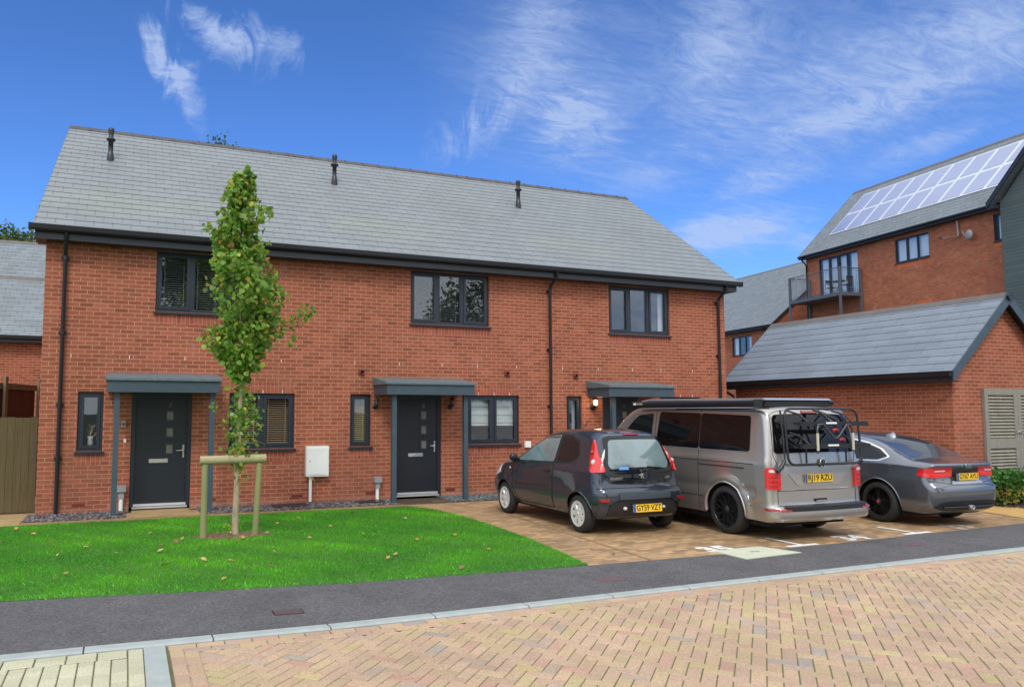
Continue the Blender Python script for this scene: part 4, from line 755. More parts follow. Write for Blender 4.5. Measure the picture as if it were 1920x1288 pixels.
# solar panels: two rows on the slope
sl_ = (14.98 - 10.80) / 4.20
M_pv = mat('solar_cells', (0.22, 0.26, 0.43), 0.16, 0.0, coat=0.6, var=0.05, vscale=0.8, spec=1.0); M_pvf = mat('panel_frame', (0.70, 0.73, 0.78), 0.3, 0.5)
for r_, (ya, yb) in enumerate(((0.74, 1.86), (2.02, 3.18))):
    for k in range(9):
        a = -4.98 + k * 1.18; c = a + 1.00; z = lambda y_: 10.80 + (y_ + 0.35) * sl_ + 0.06
        nv = Vector((0, -sl_, 1)).normalized() * 0.03; b = MB(); q = [Vector((a, ya, z(ya))), Vector((c, ya, z(ya))), Vector((c, yb, z(yb))), Vector((a, yb, z(yb)))]; g_ = [Vector((a - .088, ya - .078, z(ya - .078))), Vector((c + .088, ya - .078, z(ya - .078))), Vector((c + .088, yb + .078, z(yb + .078))), Vector((a - .088, yb + .078, z(yb + .078)))]
        b.add([p - nv for p in g_] + g_, [(0, 1, 2, 3), (4, 5, 6, 7), (0, 1, 5, 4), (1, 2, 6, 5), (2, 3, 7, 6), (3, 0, 4, 7)], 1)
        b.add([v + nv * .4 for v in q] + [v - nv * .05 for v in q], [(0, 1, 2, 3), (0, 1, 5, 4), (1, 2, 6, 5), (2, 3, 7, 6), (3, 0, 4, 7)], 0); b.build('solar_panel', [M_pv, M_pvf], fbr)
# clad bay
b = MB(); u0, u1, um, off = 5.98, 12.2, 9.1, -0.45; M_clad = bricky('grey_cladding', (0.095, 0.125, 0.125), (0.085, 0.112, 0.115), (0.035, 0.045, 0.048), bw=4.0, rh=0.15, ms=0.008, rough=0.6, vary=0.05, stain=(0.1, 0.12, 0.12), stain_amt=0.1, smooth=0.4)
BY, BYF = thing('clad_gable_bay', 'grey weatherboarded gable at the right edge beside the solar panel roof', 'building', (37.0188, 11.821, 0), RB), None
b.add([(u0, off, 0), (u1, off, 0), (u1, off, 10.7), (um, off, 14.2), (u0, off, 10.7)], [(0, 1, 2, 3, 4)]); b.quad((u0, off, 0), (u0, -0.002, 0), (u0, -0.002, 10.7), (u0, off, 10.7)); b.quad((u1, off, 0), (u1, 8, 0), (u1, 8, 10.7), (u1, off, 10.7)); b.build('wall', M_clad, BY, fixn=False)
b = MB(); s2_ = (14.25 - 10.55) / (um - (u0 - .35))
for sg in (-1, 1):
    xa = um + sg * (um - u0 + 0.35); b.add([(xa, off - .3, 10.55), (um, off - .3, 14.3), (um, 8, 14.3), (xa, 8, 10.55), (xa, off - .3, 10.75), (um, off - .3, 14.5), (um, 8, 14.5), (xa, 8, 10.75)], [(0, 1, 2, 3), (4, 5, 6, 7), (0, 1, 5, 4), (0, 3, 7, 4)])
b.build('roof', M_slate_far, BY)
b = MB()
for sg in (-1, 1):
    xa = um + sg * (um - u0 + 0.37); b.prism([(xa, 10.52), (um, 14.27), (um, 14.54), (xa, 10.80)], 'y', off - 0.34, off - 0.302)
b.box(u0 - 0.37, u0 - 0.05, off - 0.30, off + 0.3, 10.50, 10.68); b.build('bargeboard', M_fascia, BY)
# balcony
BL = thing('balcony', 'grey steel balcony with railings on the building with solar panels', 'balcony', (37.0188, 11.821, 0), RB); M_steel = mat('blue_grey_steel', (0.085, 0.10, 0.125), 0.45)
b = MB(); b.box(-5.95, -2.08, -1.5, -0.02, 7.88, 8.06); b.build('deck', M_steel, BL)
for (x, y) in ((-5.9, -1.45), (-2.13, -1.45), (-5.9, -0.12), (-2.13, -0.12)): MB().box(x - 0.05, x + 0.05, y - 0.05, y + 0.05, 0, 7.879).build('post', M_steel, BL)
b = MB()
for (A_, B_) in (((-5.9, -1.45), (-2.13, -1.45)), ((-5.9, -1.45), (-5.9, -0.12)), ((-2.13, -1.45), (-2.13, -0.12))):
    A_, B_ = Vector(A_), Vector(B_); b.tube([(*A_, 9.37), (*B_, 9.37)], 0.03, 6); b.tube([(*A_, 9.25), (*B_, 9.25)], 0.012, 6); b.tube([(*A_, 8.14), (*B_, 8.14)], 0.012, 6); n_ = int((B_ - A_).length / 0.11)
    for k in range(n_ + 1): p = A_.lerp(B_, k / n_); b.tube([(*p, 8.06), (*p, 9.25)], 0.008, 4)
for p in ((-5.9, -1.45), (-2.13, -1.45), (-5.9, -0.12), (-2.13, -0.12)): b.box(p[0] - .05, p[0] + .05, p[1] - .05, p[1] + .05, 8.061, 9.40)
b.build('railing', M_steel, BL)
TB = thing('bistro_table', 'small dark round table on the balcony', 'table', BL.matrix_world @ Vector((0, 0, 0)), 0)
TB.location = Matrix.Translation((37.0188, 11.821, 0)) @ Matrix.Rotation(RB, 4, 'Z') @ Vector((-3.0, -0.7, 8.061)); TB.rotation_euler.z = RB
MB().lathe([(0, 0.70), (0.33, 0.70), (0.33, 0.73), (0, 0.73)], n=20).build('table_top', M_black, TB); b = MB()
for a in (0, 2.09, 4.19): b.tube([(0, 0, 0.70), (0.06 * math.cos(a), 0.06 * math.sin(a), 0.4), (0.28 * math.cos(a), 0.28 * math.sin(a), 0)], 0.014, 6)
b.build('legs', M_black, TB)
def bistro_chair(lb, off, rz):
    c = thing('bistro_chair', lb, 'chair', Matrix.Translation((37.0188, 11.821, 0)) @ Matrix.Rotation(RB, 4, 'Z') @ Vector(off), RB + rz, 'balcony chairs'); MB().box(-0.21, 0.21, -0.21, 0.21, 0.44, 0.465).build('seat', M_black, c)
    b = MB(); b.box(-0.2, 0.2, 0.2, 0.22, 0.66, 0.72); b.box(-0.2, 0.2, 0.2, 0.22, 0.76, 0.90); b.build('backrest', M_black, c)
    for (x, y) in ((-.2, -.2), (.2, -.2), (-.2, .21), (.2, .21)): MB().tube([(x, y, 0), (x, y, 0.9 if y > 0 else 0.44)], 0.013, 6).build('leg', M_black, c)
bistro_chair('dark balcony chair left of the round table', (-3.6, -0.65, 8.061), 1.6); bistro_chair('dark balcony chair right of the round table', (-2.45, -0.7, 8.061), -1.6)
# aerial with dish
AE = thing('satellite_dish', 'satellite dish and pole fixed below the eaves beside the three light window', 'satellite dish', (37.0188, 11.821, 0), RB); M_alum = mat('dull_aluminium', (0.35, 0.35, 0.34), 0.4, 0.5)
b = MB(); b.tube([(3.64, -0.12, 10.55), (3.68, -0.12, 9.78)], 0.035, 8); b.tube([(2.95, -0.30, 9.88), (3.7, -0.14, 9.80), (3.95, -0.25, 10.02)], 0.022, 6); b.tube([(3.95, -0.22, 10.0), (4.3, -0.5, 9.66)], 0.02, 6); b.build('pole', M_alum, AE)
b = MB(); rows = []
for r_ in np.linspace(0, 0.19, 6): rows.append([(4.30 + r_ * math.cos(a), -0.25 - 0.9 * (0.04 - r_ * r_), 9.75 + r_ * math.sin(a) * 1.1) for a in np.linspace(0, 2 * math.pi, 19)])
b.grid(rows); b.build('dish', M_alum, AE, fixn=False); MB().lathe([(0, 0), (.05, 0), (.05, .12), (0, .12)], (2.95, -0.38, 9.88), 'y', 10).build('receiver', M_fascia, AE)

# ---- middle distance building
MD, mdr = gable_block('brick_house', 'distant brick house with wide slate roof left of the balcony', 'house', (39.39, 25.89, 0), RB, -16, 4.45, 5.65, 7.25, 12.26, over=0.4, gauge=0.27, ops=[(0.04, 2.15, 5.52, 6.80)], endover=0.1)
window(MD, 0.04, 2.15, 5.52, 6.80, [0, .335, .665, 1], covering=('curtain', M_curtain, [(0.15, 0.5), (1.65, 1.82)]), gm=M_glassfar); b = MB(); b.tube([(3.8, -0.45, 7.1), (3.85, -0.3, 6.9), (3.9, -0.07, 6.7), (3.9, -0.07, 0)], 0.045, 8); b.build('downpipe', M_black, MD)

# ---- houses behind on the left
HA, _ = gable_block('brick_house', 'low slate roofed brick house behind the garden fence on the left', 'house', (-9.5, 10.3, 0), 0, 0, 10.2, 2.2, 3.93, 5.97, over=0.3, gauge=0.25, slm=M_slate_far, wallm=M_brick)
HB2, _ = gable_block('brick_house', 'farther brick house whose slate roof rises behind the left roofs', 'house', (-12.5, 17.0, 0), 0, 0, 15, 3.6, 5.1, 8.70, over=0.3, gauge=0.25, wallm=M_brick)
# ---- opposite side of the street: seen only as reflections in glass and paint
OP, _ = gable_block('brick_house', 'gabled brick house on the other side of the road', 'house', (14, -34, 0), math.pi, 0, 9, 4.0, 5.2, 8.8, over=0.3, ops=[(1, 2.6, 3.4, 4.6), (5, 6.6, 3.4, 4.6)])

# ---- fences
M_fence = mat('fence_boards', (0.072, 0.054, 0.020), 0.85, col2=(0.12, 0.088, 0.040), vscale=3, aniso=(9, 9, 0.5), detail=9, distort=1.0)
M_fence_red = mat('red_brown_fence', (0.10, 0.032, 0.018), 0.85, var=0.3, vscale=3, aniso=(9, 9, 0.5)); M_fencepost = mat('fence_post', (0.19, 0.14, 0.085), 0.85, var=0.2)
t = thing('garden_gate', 'greenish vertical board gate between the left house and the picture edge', 'gate', (-1.0, 0.35, 0)); b = MB(); x = -0.55
while x < 0.955: b.box(x, x + 0.112, 0, 0.022, 0.04, 1.66 + 0.006 * math.sin(x * 40)); x += 0.116
b.build('boards', M_fence, t); b = MB(); b.box(-0.55, 0.95, 0.024, 0.06, 0.3, 0.4); b.box(-0.55, 0.95, 0.024, 0.06, 1.3, 1.4); b.build('rail', M_fencepost, t)
A_, B_ = Vector((-1.35, 0.7)), Vector((-0.42, 3.6)); L_ = (B_ - A_).length; ang = math.atan2(B_.y - A_.y, B_.x - A_.x)
t = thing('garden_fence', 'tall red brown fence behind the gate with pale capping', 'fence', (A_.x, A_.y, 0), ang); b = MB(); x = 0
while x < L_ - 0.05: b.box(x, x + 0.118, -0.012, 0.012, 0, 2.28); x += 0.12
b.build('boards', M_fence_red, t); b = MB(); b.box(0, L_, -0.05, 0.05, 2.281, 2.315); b.box(0, L_, -0.045, -0.013, 2.2, 2.279); b.build('capping', M_fencepost, t)
for x in (0.0, L_ * .52, L_): MB().box(x - 0.05, x + 0.05, -0.10, -0.0505, 0, 2.44).build('post', M_fencepost, t)
t = thing('board_fence', 'pale board fence between the right house and the garage', 'fence', (15.06, 2.6, 0)); b = MB(); x = 0
while x < 1.6: b.box(x, x + 0.13, 0, 0.02, 0, 2.25); x += 0.135
b.build('boards', mat('pale_boards', (0.36, 0.34, 0.30), 0.85, var=0.15), t); MB().box(0, 1.6, 0.021, 0.06, 1.9, 2.0).build('rail', M_fencepost, t)
# ------------------------------------------------------------------ vehicles (local: x forward from the tail, y left, z up)
def crspline(P, n=8):
    P = [np.array(p, float) for p in P]; out = []
    Q = [2 * P[0] - P[1]] + P + [2 * P[-1] - P[-2]]
    for i in range(1, len(Q) - 2):
        p0, p1, p2, p3 = Q[i - 1:i + 3]
        for k in range(n):
            t = k / n; out.append(0.5 * ((2 * p1) + (-p0 + p2) * t + (2 * p0 - 5 * p1 + 4 * p2 - p3) * t * t + (-p0 + 3 * p1 - 3 * p2 + p3) * t ** 3))
    out.append(P[-1]); return np.array(out)
def resample(C, ts):
    d = np.r_[0, np.cumsum(np.linalg.norm(np.diff(C, axis=0), axis=1))]; d /= d[-1]
    return np.stack([np.interp(ts, d, C[:, 0]), np.interp(ts, d, C[:, 1])], 1)
class Body:
    def __init__(s, rear, top, front, sill, wheels, Wf, r, kr, kf, kc, belt, ztop, ns=150, nt_=44):
        s.R, s.T, s.F = crspline(rear), crspline(top), crspline(front); s.W, s.r = Wf, r; s.kr, s.kf, s.kc, s.belt, s.ztop = kr, kf, kc, belt, ztop
        s.L = s.F[:, 0].max(); x0, x1 = s.R[0, 0], s.F[0, 0]; zb0, zb1 = s.R[0, 1], s.F[0, 1]
        bot = [(x0, zb0)]; s.wheels = wheels
        for (wx, wz, ra) in wheels:
            a0 = math.asin(min(1, (sill - wz) / ra)) if sill > wz - ra else -math.pi / 2
            for k in range(17): a = math.pi - a0 - (math.pi - 2 * a0) * k / 16; bot.append((wx + ra * math.cos(a), wz + ra * math.sin(a)))
        bot.append((x1, zb1)); s.B = np.array(bot)
        cl = lambda n: (lambda t: 0.5 * t + 0.5 * (0.5 - 0.5 * np.cos(np.pi * t)))(np.linspace(0, 1, n))
        ts, tt = cl(ns), cl(nt_); B, T, R, F = resample(s.B, ts), resample(s.T, ts), resample(s.R, tt), resample(s.F, tt)
        S, Tt = ts[None, :, None], tt[:, None, None]
        s.G = (1 - Tt) * B[None] + Tt * T[None] + (1 - S) * R[:, None] + S * F[:, None] - ((1 - S) * (1 - Tt) * B[0] + S * (1 - Tt) * B[-1] + (1 - S) * Tt * T[0] + S * Tt * T[-1])
        s.out = np.concatenate([s.R, s.T[1:], s.F[::-1][1:]])
    def dist(s, x, z):
        x = np.asarray(x, float).ravel(); z = np.asarray(z, float).ravel(); P = s.out; A, B = P[:-1], P[1:]; AB = B - A; l2 = (AB ** 2).sum(1) + 1e-12; p = np.stack([x, z], 1)[:, None]
        t = np.clip(((p - A) * AB).sum(2) / l2, 0, 1); q = A + t[..., None] * AB; return np.sqrt(((p - q) ** 2).sum(2)).min(1)
    def warp(s, x, y, z):
        x, y, z = (np.asarray(q, float).copy() for q in (x, y, z)); Wm = 0.85; f = np.clip(1 - (y / Wm) ** 2, 0, 1)
        x = x - s.kr * f * np.clip(1 - x / 0.9, 0, 1) ** 1.3 + s.kf * f * np.clip((x - s.L + 1.1) / 1.1, 0, 1) ** 1.3
        z = z + s.kc * f * np.clip((z - s.belt) / (s.ztop - s.belt), 0, 1); return x, y, z
    def hw(s, x, z, d):
        w = s.W(np.asarray(x, float), np.asarray(z, float)); q = np.clip(s.r - d, 0, s.r); return w - s.r + np.sqrt(np.maximum(s.r ** 2 - q ** 2, 0))
    def side(s, x, z, eps=0.0, sgn=1):
        x = np.asarray(x, float); z = np.asarray(z, float); sh = x.shape; d = s.dist(x, z).reshape(sh); y = s.hw(x, z, d) + eps
        X, Y, Z = s.warp(x, y, z); return X, Y * sgn, Z
    def rx(s, z):
        C = np.concatenate([s.R, s.T[1:]]); k = np.argmax(C[:, 1]); C = C[:k + 1]; o = np.argsort(C[:, 1], kind='stable'); return np.interp(z, C[o, 1], C[o, 0])
    def rear(s, w, z, eps=0.0):
        w = np.asarray(w, float); z = np.asarray(z, float); x0 = s.rx(z); W0 = s.W(x0 + s.r, z); We = W0 - s.r; a = np.clip((np.abs(w) - We) / s.r, 0, np.pi / 2); ext = np.maximum(np.abs(w) - We - s.r * np.pi / 2, 0)
        y = np.where(np.abs(w) < We, np.abs(w), We + (s.r + eps) * np.sin(a)); d = s.r - (s.r + eps) * np.cos(a) + ext
        X, Y, Z = s.warp(x0 + d, y, z); return X, Y * np.sign(w), Z
    def top(s, x, w, eps=0.0):
        x = np.asarray(x, float); C = np.concatenate([s.T]); z = np.interp(x, C[:, 0], C[:, 1]); X, Y, Z = s.warp(x, w, z); return X, Y, Z + eps
    def shell(s, mats, par, name='body', under=None):
        b = MB()
        h, w, _ = s.G.shape; x, z = s.G[..., 0], s.G[..., 1]
        for sg in (1, -1):
            X, Y, Z = s.side(x, z, 0, sg); b.grid([[(X[i, j], Y[i, j], Z[i, j]) for j in range(w)] for i in range(h)])
        P = np.concatenate([s.G[:, 0], s.G[-1, 1:], s.G[::-1, -1][1:]]); We = s.W(P[:, 0], P[:, 1]) - s.r; rows = []
        for f in np.linspace(-1, 1, 15): X, Y, Z = s.warp(P[:, 0], We * f, P[:, 1]); rows.append(list(zip(X, Y, Z)))
        b.grid(rows); o = b.build(name, mats, par, merge=True); return o
    def patch(s, name, m, par, poly, fn, na=24, nb=6, eps=0.004, skirt=0.006, mirror=False, rnd=0.0, skew=None):
        if rnd: poly = roundpoly(poly, rnd)
        a_ = np.array([p[0] for p in poly]); lo_, hi_ = a_.min(), a_.max(); A = np.unique(np.concatenate([np.linspace(lo_ + 1e-5, hi_ - 1e-5, na), np.clip(a_, lo_ + 1e-5, hi_ - 1e-5)])); k = len(poly)
        rows = []
        for a in A:
            ys = []
            for i in range(k):
                (x0, y0), (x1, y1) = poly[i], poly[(i + 1) % k]
                if (x0 - a) * (x1 - a) <= 0 and x0 != x1: ys.append(y0 + (y1 - y0) * (a - x0) / (x1 - x0))
            rows.append((a, min(ys), max(ys)))
        outs = []
        for sg in ((1, -1) if mirror else (1,)):
            b = MB(); T = np.linspace(0, 1, nb + 1); AA = np.array([[r[0]] * (nb + 1) for r in rows]); BB = np.array([r[1] + (r[2] - r[1]) * T for r in rows])
            P = [np.stack(fn(AA, BB, e, sg), -1) for e in (eps, eps - skirt)]
            g = lambda Q: [[tuple(Q[i, j]) for j in range(Q.shape[1])] for i in range(Q.shape[0])]
            b.grid(g(P[0]))
            for sl_ in ((slice(None), 0), (slice(None), -1), (0, slice(None)), (-1, slice(None))): b.grid([[tuple(q) for q in P[0][sl_]], [tuple(q) for q in P[1][sl_]]], sm=False)
            outs.append(b.build(name, m, par, uv=False, fixn=False))
        return outs
    # parameterisations for patch
    def fs(s): return lambda a, c, e, sg: s.side(a, c, e, sg)
    def fr(s):
        def f(a, c, e, sg):
            X, Y, Z = s.rear(a * sg, c, e); X0, _, _ = s.rear(a * sg, c + 0.01, e); return X - np.where(np.abs(a) < s.W(s.rx(c), c) - s.r * 0.3, e, 0), Y, Z
        return f
    def ft(s): return lambda a, c, e, sg: s.top(a, c * sg, e)
def seam(body, par, pts, fn, m, r=0.0035, name='panel_gap', mirror=False):
    for sg in ((1, -1) if mirror else (1,)):
        P = np.array(resample(np.array(pts, float), np.linspace(0, 1, 30))); X, Y, Z = fn(P[:, 0], P[:, 1], 0.0, sg); b = MB(); b.tube(list(zip(X, Y, Z)), r, 4, sm=False); b.build(name, m, par, uv=False)
M_tyre = mat('tyre_rubber', (0.018, 0.018, 0.019), 0.75, bump=0.4, bscale=60); M_well = mat('wheel_well', (0.010, 0.010, 0.010), 0.9)
M_glassdark = mat('tinted_car_glass', (0.010, 0.012, 0.014), 0.03, spec=0.45); M_rubber = mat('black_trim', (0.015, 0.015, 0.017), 0.5)
def lens_mat(name, col, em=0.0):
    m = mat(name, col, 0.12, coat=0.8, spec=0.6, bump=0.25, bscale=90); return m
M_red = lens_mat('red_lamp_lens', (0.62, 0.012, 0.014)); M_redd = lens_mat('dark_red_lens', (0.30, 0.008, 0.010)); M_clear = lens_mat('clear_lamp_lens', (0.70, 0.62, 0.62))
M_plate = mat('yellow_plate', (0.80, 0.50, 0.02), 0.4); M_blue = mat('blue_plate_band', (0.03, 0.10, 0.42), 0.4); M_ink = mat('plate_ink', (0.012, 0.012, 0.012), 0.5)
def wheel(par, x, y, R, wdt, rr, style, sg, m_rim, m_hub=None):
    """outer face towards sg*y"""
    t = R - rr; b = MB(); prof = [(rr, -wdt * .5), (rr + t * .55, -wdt * .5 - .006), (R - .02, -wdt * .44), (R, -wdt * .34), (R + .001, 0), (R, wdt * .34), (R - .02, wdt * .44), (rr + t * .55, wdt * .5 + .006), (rr, wdt * .5)]
    b.lathe([(r_, h) for r_, h in prof], (0, 0, 0), 'y', 44); b.lathe([(R + .0015, h) for h in (-wdt * .12, -wdt * .10)], (0, 0, 0), 'y', 44)
    w = b.build('wheel', M_tyre, par, uv=False, loc=(x, y, R)); o = sg * wdt * .5
    b = MB(); b.lathe([(rr + .004, o), (rr - .006, o + sg * .004), (rr - .018, o - sg * .012), (rr - .022, -o * .6)], (0, 0, 0), 'y', 44, 0); b.lathe([(0, -o * .2), (rr - .02, -o * .2)], (0, 0, 0), 'y', 32, 1)
    def spoke(a0, a1, r0, r1, w0, w1, d0, d1, th=0.018):
        p0 = Vector((r0 * math.cos(a0), 0, r0 * math.sin(a0))); p1 = Vector((r1 * math.cos(a1), 0, r1 * math.sin(a1))); d = (p1 - p0).normalized(); q = Vector((-d.z, 0, d.x))
        O = lambda p, s_, w_, y_: (p.x + q.x * s_ * w_, o - sg * y_, p.z + q.z * s_ * w_)
        v = [O(p0, -1, w0, d0), O(p0, 1, w0, d0), O(p1, 1, w1, d1), O(p1, -1, w1, d1), O(p0, -1, w0 * 1.2, d0 + th), O(p0, 1, w0 * 1.2, d0 + th), O(p1, 1, w1 * 1.2, d1 + th), O(p1, -1, w1 * 1.2, d1 + th)]
        b.add(v, [(0, 1, 2, 3), (0, 1, 5, 4), (1, 2, 6, 5), (2, 3, 7, 6), (3, 0, 4, 7)])
    if style == 'cap':
        for k in range(7): a = k * 2 * math.pi / 7; spoke(a, a, .02, rr - .008, .024, .036, .004, .006)
        b.lathe([(rr - .045, o - sg * .004), (rr - .0, o - sg * .001)], (0, 0, 0), 'y', 44)
    elif style == 'mesh':
        for k in range(10):
            a = k * 2 * math.pi / 10; spoke(a, a + .12, .03, rr - .10, .010, .008, .022, .014); spoke(a + .12, a + .36, rr - .105, rr - .012, .007, .006, .014, .006); spoke(a + .12, a - .10, rr - .105, rr - .012, .007, .006, .014, .006)
    else:
        for k in range(5):
            a = k * 2 * math.pi / 5 + .3; spoke(a - .05, a - .15, .04, rr - .012, .012, .010, .020, .006); spoke(a + .05, a + .15, .04, rr - .012, .012, .010, .020, .006)
    b.lathe([(.0, o - sg * .002), (.035, o - sg * .004), (.055, o - sg * .020)], (0, 0, 0), 'y', 20); b.build('rim', [m_rim, M_well], w, uv=False, fixn=True)
    b = MB(); b.lathe([(0, o + sg * .001), (.026, o - sg * .001), (.028, o - sg * .006)], (0, 0, 0), 'y', 20); b.build('hub_cap', m_hub or m_rim, w, uv=False)
    return w
def wells(body, par, hwid):
    for (wx, wz, ra) in body.wheels:
        for sg in (1, -1): b = MB(); b.lathe([(ra + .012, sg * (hwid - .035)), (ra + .012, sg * (hwid - .40)), (0, sg * (hwid - .40))], (wx, 0, wz), 'y', 20, a0=-.12, a1=math.pi + .12); b.build('wheel_arch_liner', M_well, par, uv=False, fixn=False)
def plate(par, name, txt, x, y, z, w, h, tilt=0.0):
    e = MB(); n = 'number_plate'; e.box(-.006, 0, -w / 2, w / 2, -h / 2, h / 2); o = e.build(n, M_plate, par, uv=False, loc=(x, y, z)); o.rotation_euler = (0, tilt, 0)
    MB().box(-.0075, -.0061, w / 2 - .045, w / 2, -h / 2, h / 2).build('blue_band', M_blue, o, uv=False)
    vs, fs = text_geo(txt, h * 1.02, 1.0, 0.002); W_ = max(v[0] for v in vs) - min(v[0] for v in vs); k = (w - .075) / W_
    MB().add([(-.0078, -v[0] * k - .02, v[1]) for v in vs], fs).build('lettering', M_ink, o, uv=False); return o
def sign(par, name, txt, pos, h, m, k=1.0, tilt=0):
    vs, fs = text_geo(txt, h, 1.15, .001); o = MB().add([(-.003, -v[0] * k, v[1]) for v in vs], fs).build(name, m, par, uv=False, loc=pos); o.rotation_euler = (0, tilt, 0); return o
def surf(fn, a, c, e=0.0, sg=1):
    X, Y, Z = fn(np.array([a]), np.array([c]), e, sg); return float(X[0]), float(Y[0]), float(Z[0])
HR = math.pi / 2
def arch_lip(body, par, m, r=0.012):
    for (wx, wz, ra) in body.wheels:
        a = np.linspace(-0.12, math.pi + 0.12, 26); pts = [(wx + ra * math.cos(q), wz + ra * math.sin(q)) for q in a]; seam(body, par, pts, body.fs(), m, r, 'wheel_arch_trim', True)

# ---- small dark hatchback
M_navy = mat('dark_blue_grey_paint', (0.034, 0.046, 0.068), 0.27, 0.45, coat=0.95, spec=0.5, var=0.05, vscale=2)
def Wsm(x, z):
    x, z = np.broadcast_arrays(np.asarray(x, float), np.asarray(z, float))
    w = 0.775 - 0.10 * np.clip((0.5 - z) / 0.3, 0, 1) ** 2 - np.clip(z - 0.88, 0, 1) * 0.46 - np.clip(z - 0.62, 0, 1) * 0.03
    w = w - 0.13 * np.clip((x - 2.75) / 0.72, 0, 1) ** 2 - 0.03 * np.clip((0.5 - x) / 0.5, 0, 1)
    for wx in (0.47, 2.83): w = w + 0.028 * np.exp(-((x - wx) / 0.34) ** 2 - ((z - 0.48) / 0.20) ** 2)
    return w
BD = Body([(.10, .23), (.03, .30), (.0, .44), (.0, .60), (.035, .665), (.065, .78), (.075, .90), (.12, 1.08), (.185, 1.25), (.25, 1.375), (.31, 1.415)],
          [(.31, 1.415), (.5, 1.447), (.9, 1.465), (1.35, 1.45), (1.70, 1.40), (2.02, 1.27), (2.36, 1.09), (2.62, .965), (2.85, .905), (3.1, .83), (3.29, .73)],
          [(3.36, .22), (3.45, .30), (3.47, .45), (3.43, .60), (3.29, .73)], .235, [(.47, .27, .325), (2.83, .27, .325)], Wsm, .13, .075, .20, .03, .95, 1.46)
PC = thing('small_hatchback', 'small dark blue grey hatchback parked nose in at the left bay', 'car', (8.30, -5.53, 0), HR)
BD.shell(M_navy, PC); wells(BD, PC, .77); b = MB(); b.box(.25, 3.2, -.62, .62, .19, .30); b.build('underbody', M_well, PC, uv=False)
for (x, y, sg) in ((.47, .70, 1), (.47, -.70, -1), (2.83, .70, 1), (2.83, -.70, -1)): wheel(PC, x, y, .272, .155, .185, 'cap', sg, mat('silver_wheel_trim', (.78, .80, .82), .35, .5) if (x, y) == (.47, .70) else bpy.data.materials['silver_wheel_trim'])
M_carglass = glass_mat('car_glass', tint=(0.42, 0.50, 0.50), refl=0.12); M_pale = mat('greenish_pale_glass', (0.16, 0.23, 0.25), 0.04, spec=1.0, coat=1.0, var=0.35, vscale=1.6)
win_f = [(1.24, .985), (2.44, .950), (2.30, 1.03), (1.97, 1.225), (1.72, 1.325), (1.50, 1.365), (1.30, 1.375)]; win_q = [(.60, 1.12), (.70, 1.03), (.84, 1.00), (1.15, .985), (1.215, 1.375), (.98, 1.37), (.74, 1.29)]
BD.patch('window_surround', M_rubber, PC, [(.57, 1.11), (.68, 1.01), (.83, .98), (1.20, .965), (2.50, .93), (2.34, 1.05), (1.99, 1.25), (1.74, 1.35), (1.50, 1.39), (1.25, 1.40), (.96, 1.39), (.70, 1.31)], BD.fs(), eps=.0022, mirror=True, na=40, nb=10, rnd=.04)
for nm, wp in (('front_side_window', win_f), ('rear_side_window', win_q)):
    c_ = np.mean(np.array(wp), 0); big = [tuple(c_ + (np.array(p) - c_) * 1.06) for p in wp]
    BD.patch(nm, M_rubber, PC, big, BD.fs(), eps=.003, mirror=True, rnd=.05)
    BD.patch(nm, M_pale if nm[0] == 'f' else M_glassdark, PC, wp, BD.fs(), eps=.0045, mirror=True, rnd=.04)
# tailgate: dark glass panel that reaches down to the body crease
BD.patch('tailgate_glass', M_glassdark, PC, [(-.585, .79), (-.50, .735), (0, .715), (.50, .735), (.585, .79), (.60, .90), (.50, 1.36), (.40, 1.385), (-.40, 1.385), (-.50, 1.36), (-.60, .90)], BD.fr(), na=40, nb=18, eps=.006, rnd=.03)
BD.patch('rear_window', M_pale, PC, [(-.49, .935), (-.20, .955), (.20, .955), (.49, .935), (.53, 1.0), (.44, 1.33), (-.44, 1.33), (-.53, 1.0)], BD.fr(), na=30, nb=12, eps=.009, rnd=.06)
BD.patch('window_sticker', mat('blue_sticker', (.12, .30, .75), .3), PC, [(.20, .925), (.36, .925), (.355, .965), (.205, .965)], BD.fr(), na=6, nb=2, eps=.011)
for sg in (1, -1):
    tl = BD.patch('tail_light', M_red, PC, [(sg * .60, .905), (sg * .765, .885), (sg * .80, .91), (sg * .79, 1.02), (sg * .725, 1.20), (sg * .645, 1.335), (sg * .625, 1.335), (sg * .61, 1.12)], BD.fr(), na=18, nb=14, eps=.022, skirt=.03, rnd=.02)[0]
    for (wv, zz, rr_, mm) in ((.685, 1.16, .030, M_redd), (.70, 1.03, .040, M_clear)):
        p = surf(BD.fr(), sg * wv, zz, .03); MB().lathe([(0, -.012), (rr_ * .7, -.008), (rr_, .006)], p, 'x', 16).build('bulb_bowl', mm, tl, uv=False)
    BD.patch('fog_reflector', M_redd, PC, [(sg * .60, .485), (sg * .71, .485), (sg * .72, .53), (sg * .60, .535)], BD.fr(), na=8, nb=3, eps=.030, skirt=.014, rnd=.012)
BD.patch('high_brake_light', M_redd, PC, [(-.13, 1.395), (.13, 1.395), (.12, 1.418), (-.12, 1.418)], BD.fr(), na=8, nb=2, eps=.016, skirt=.02)
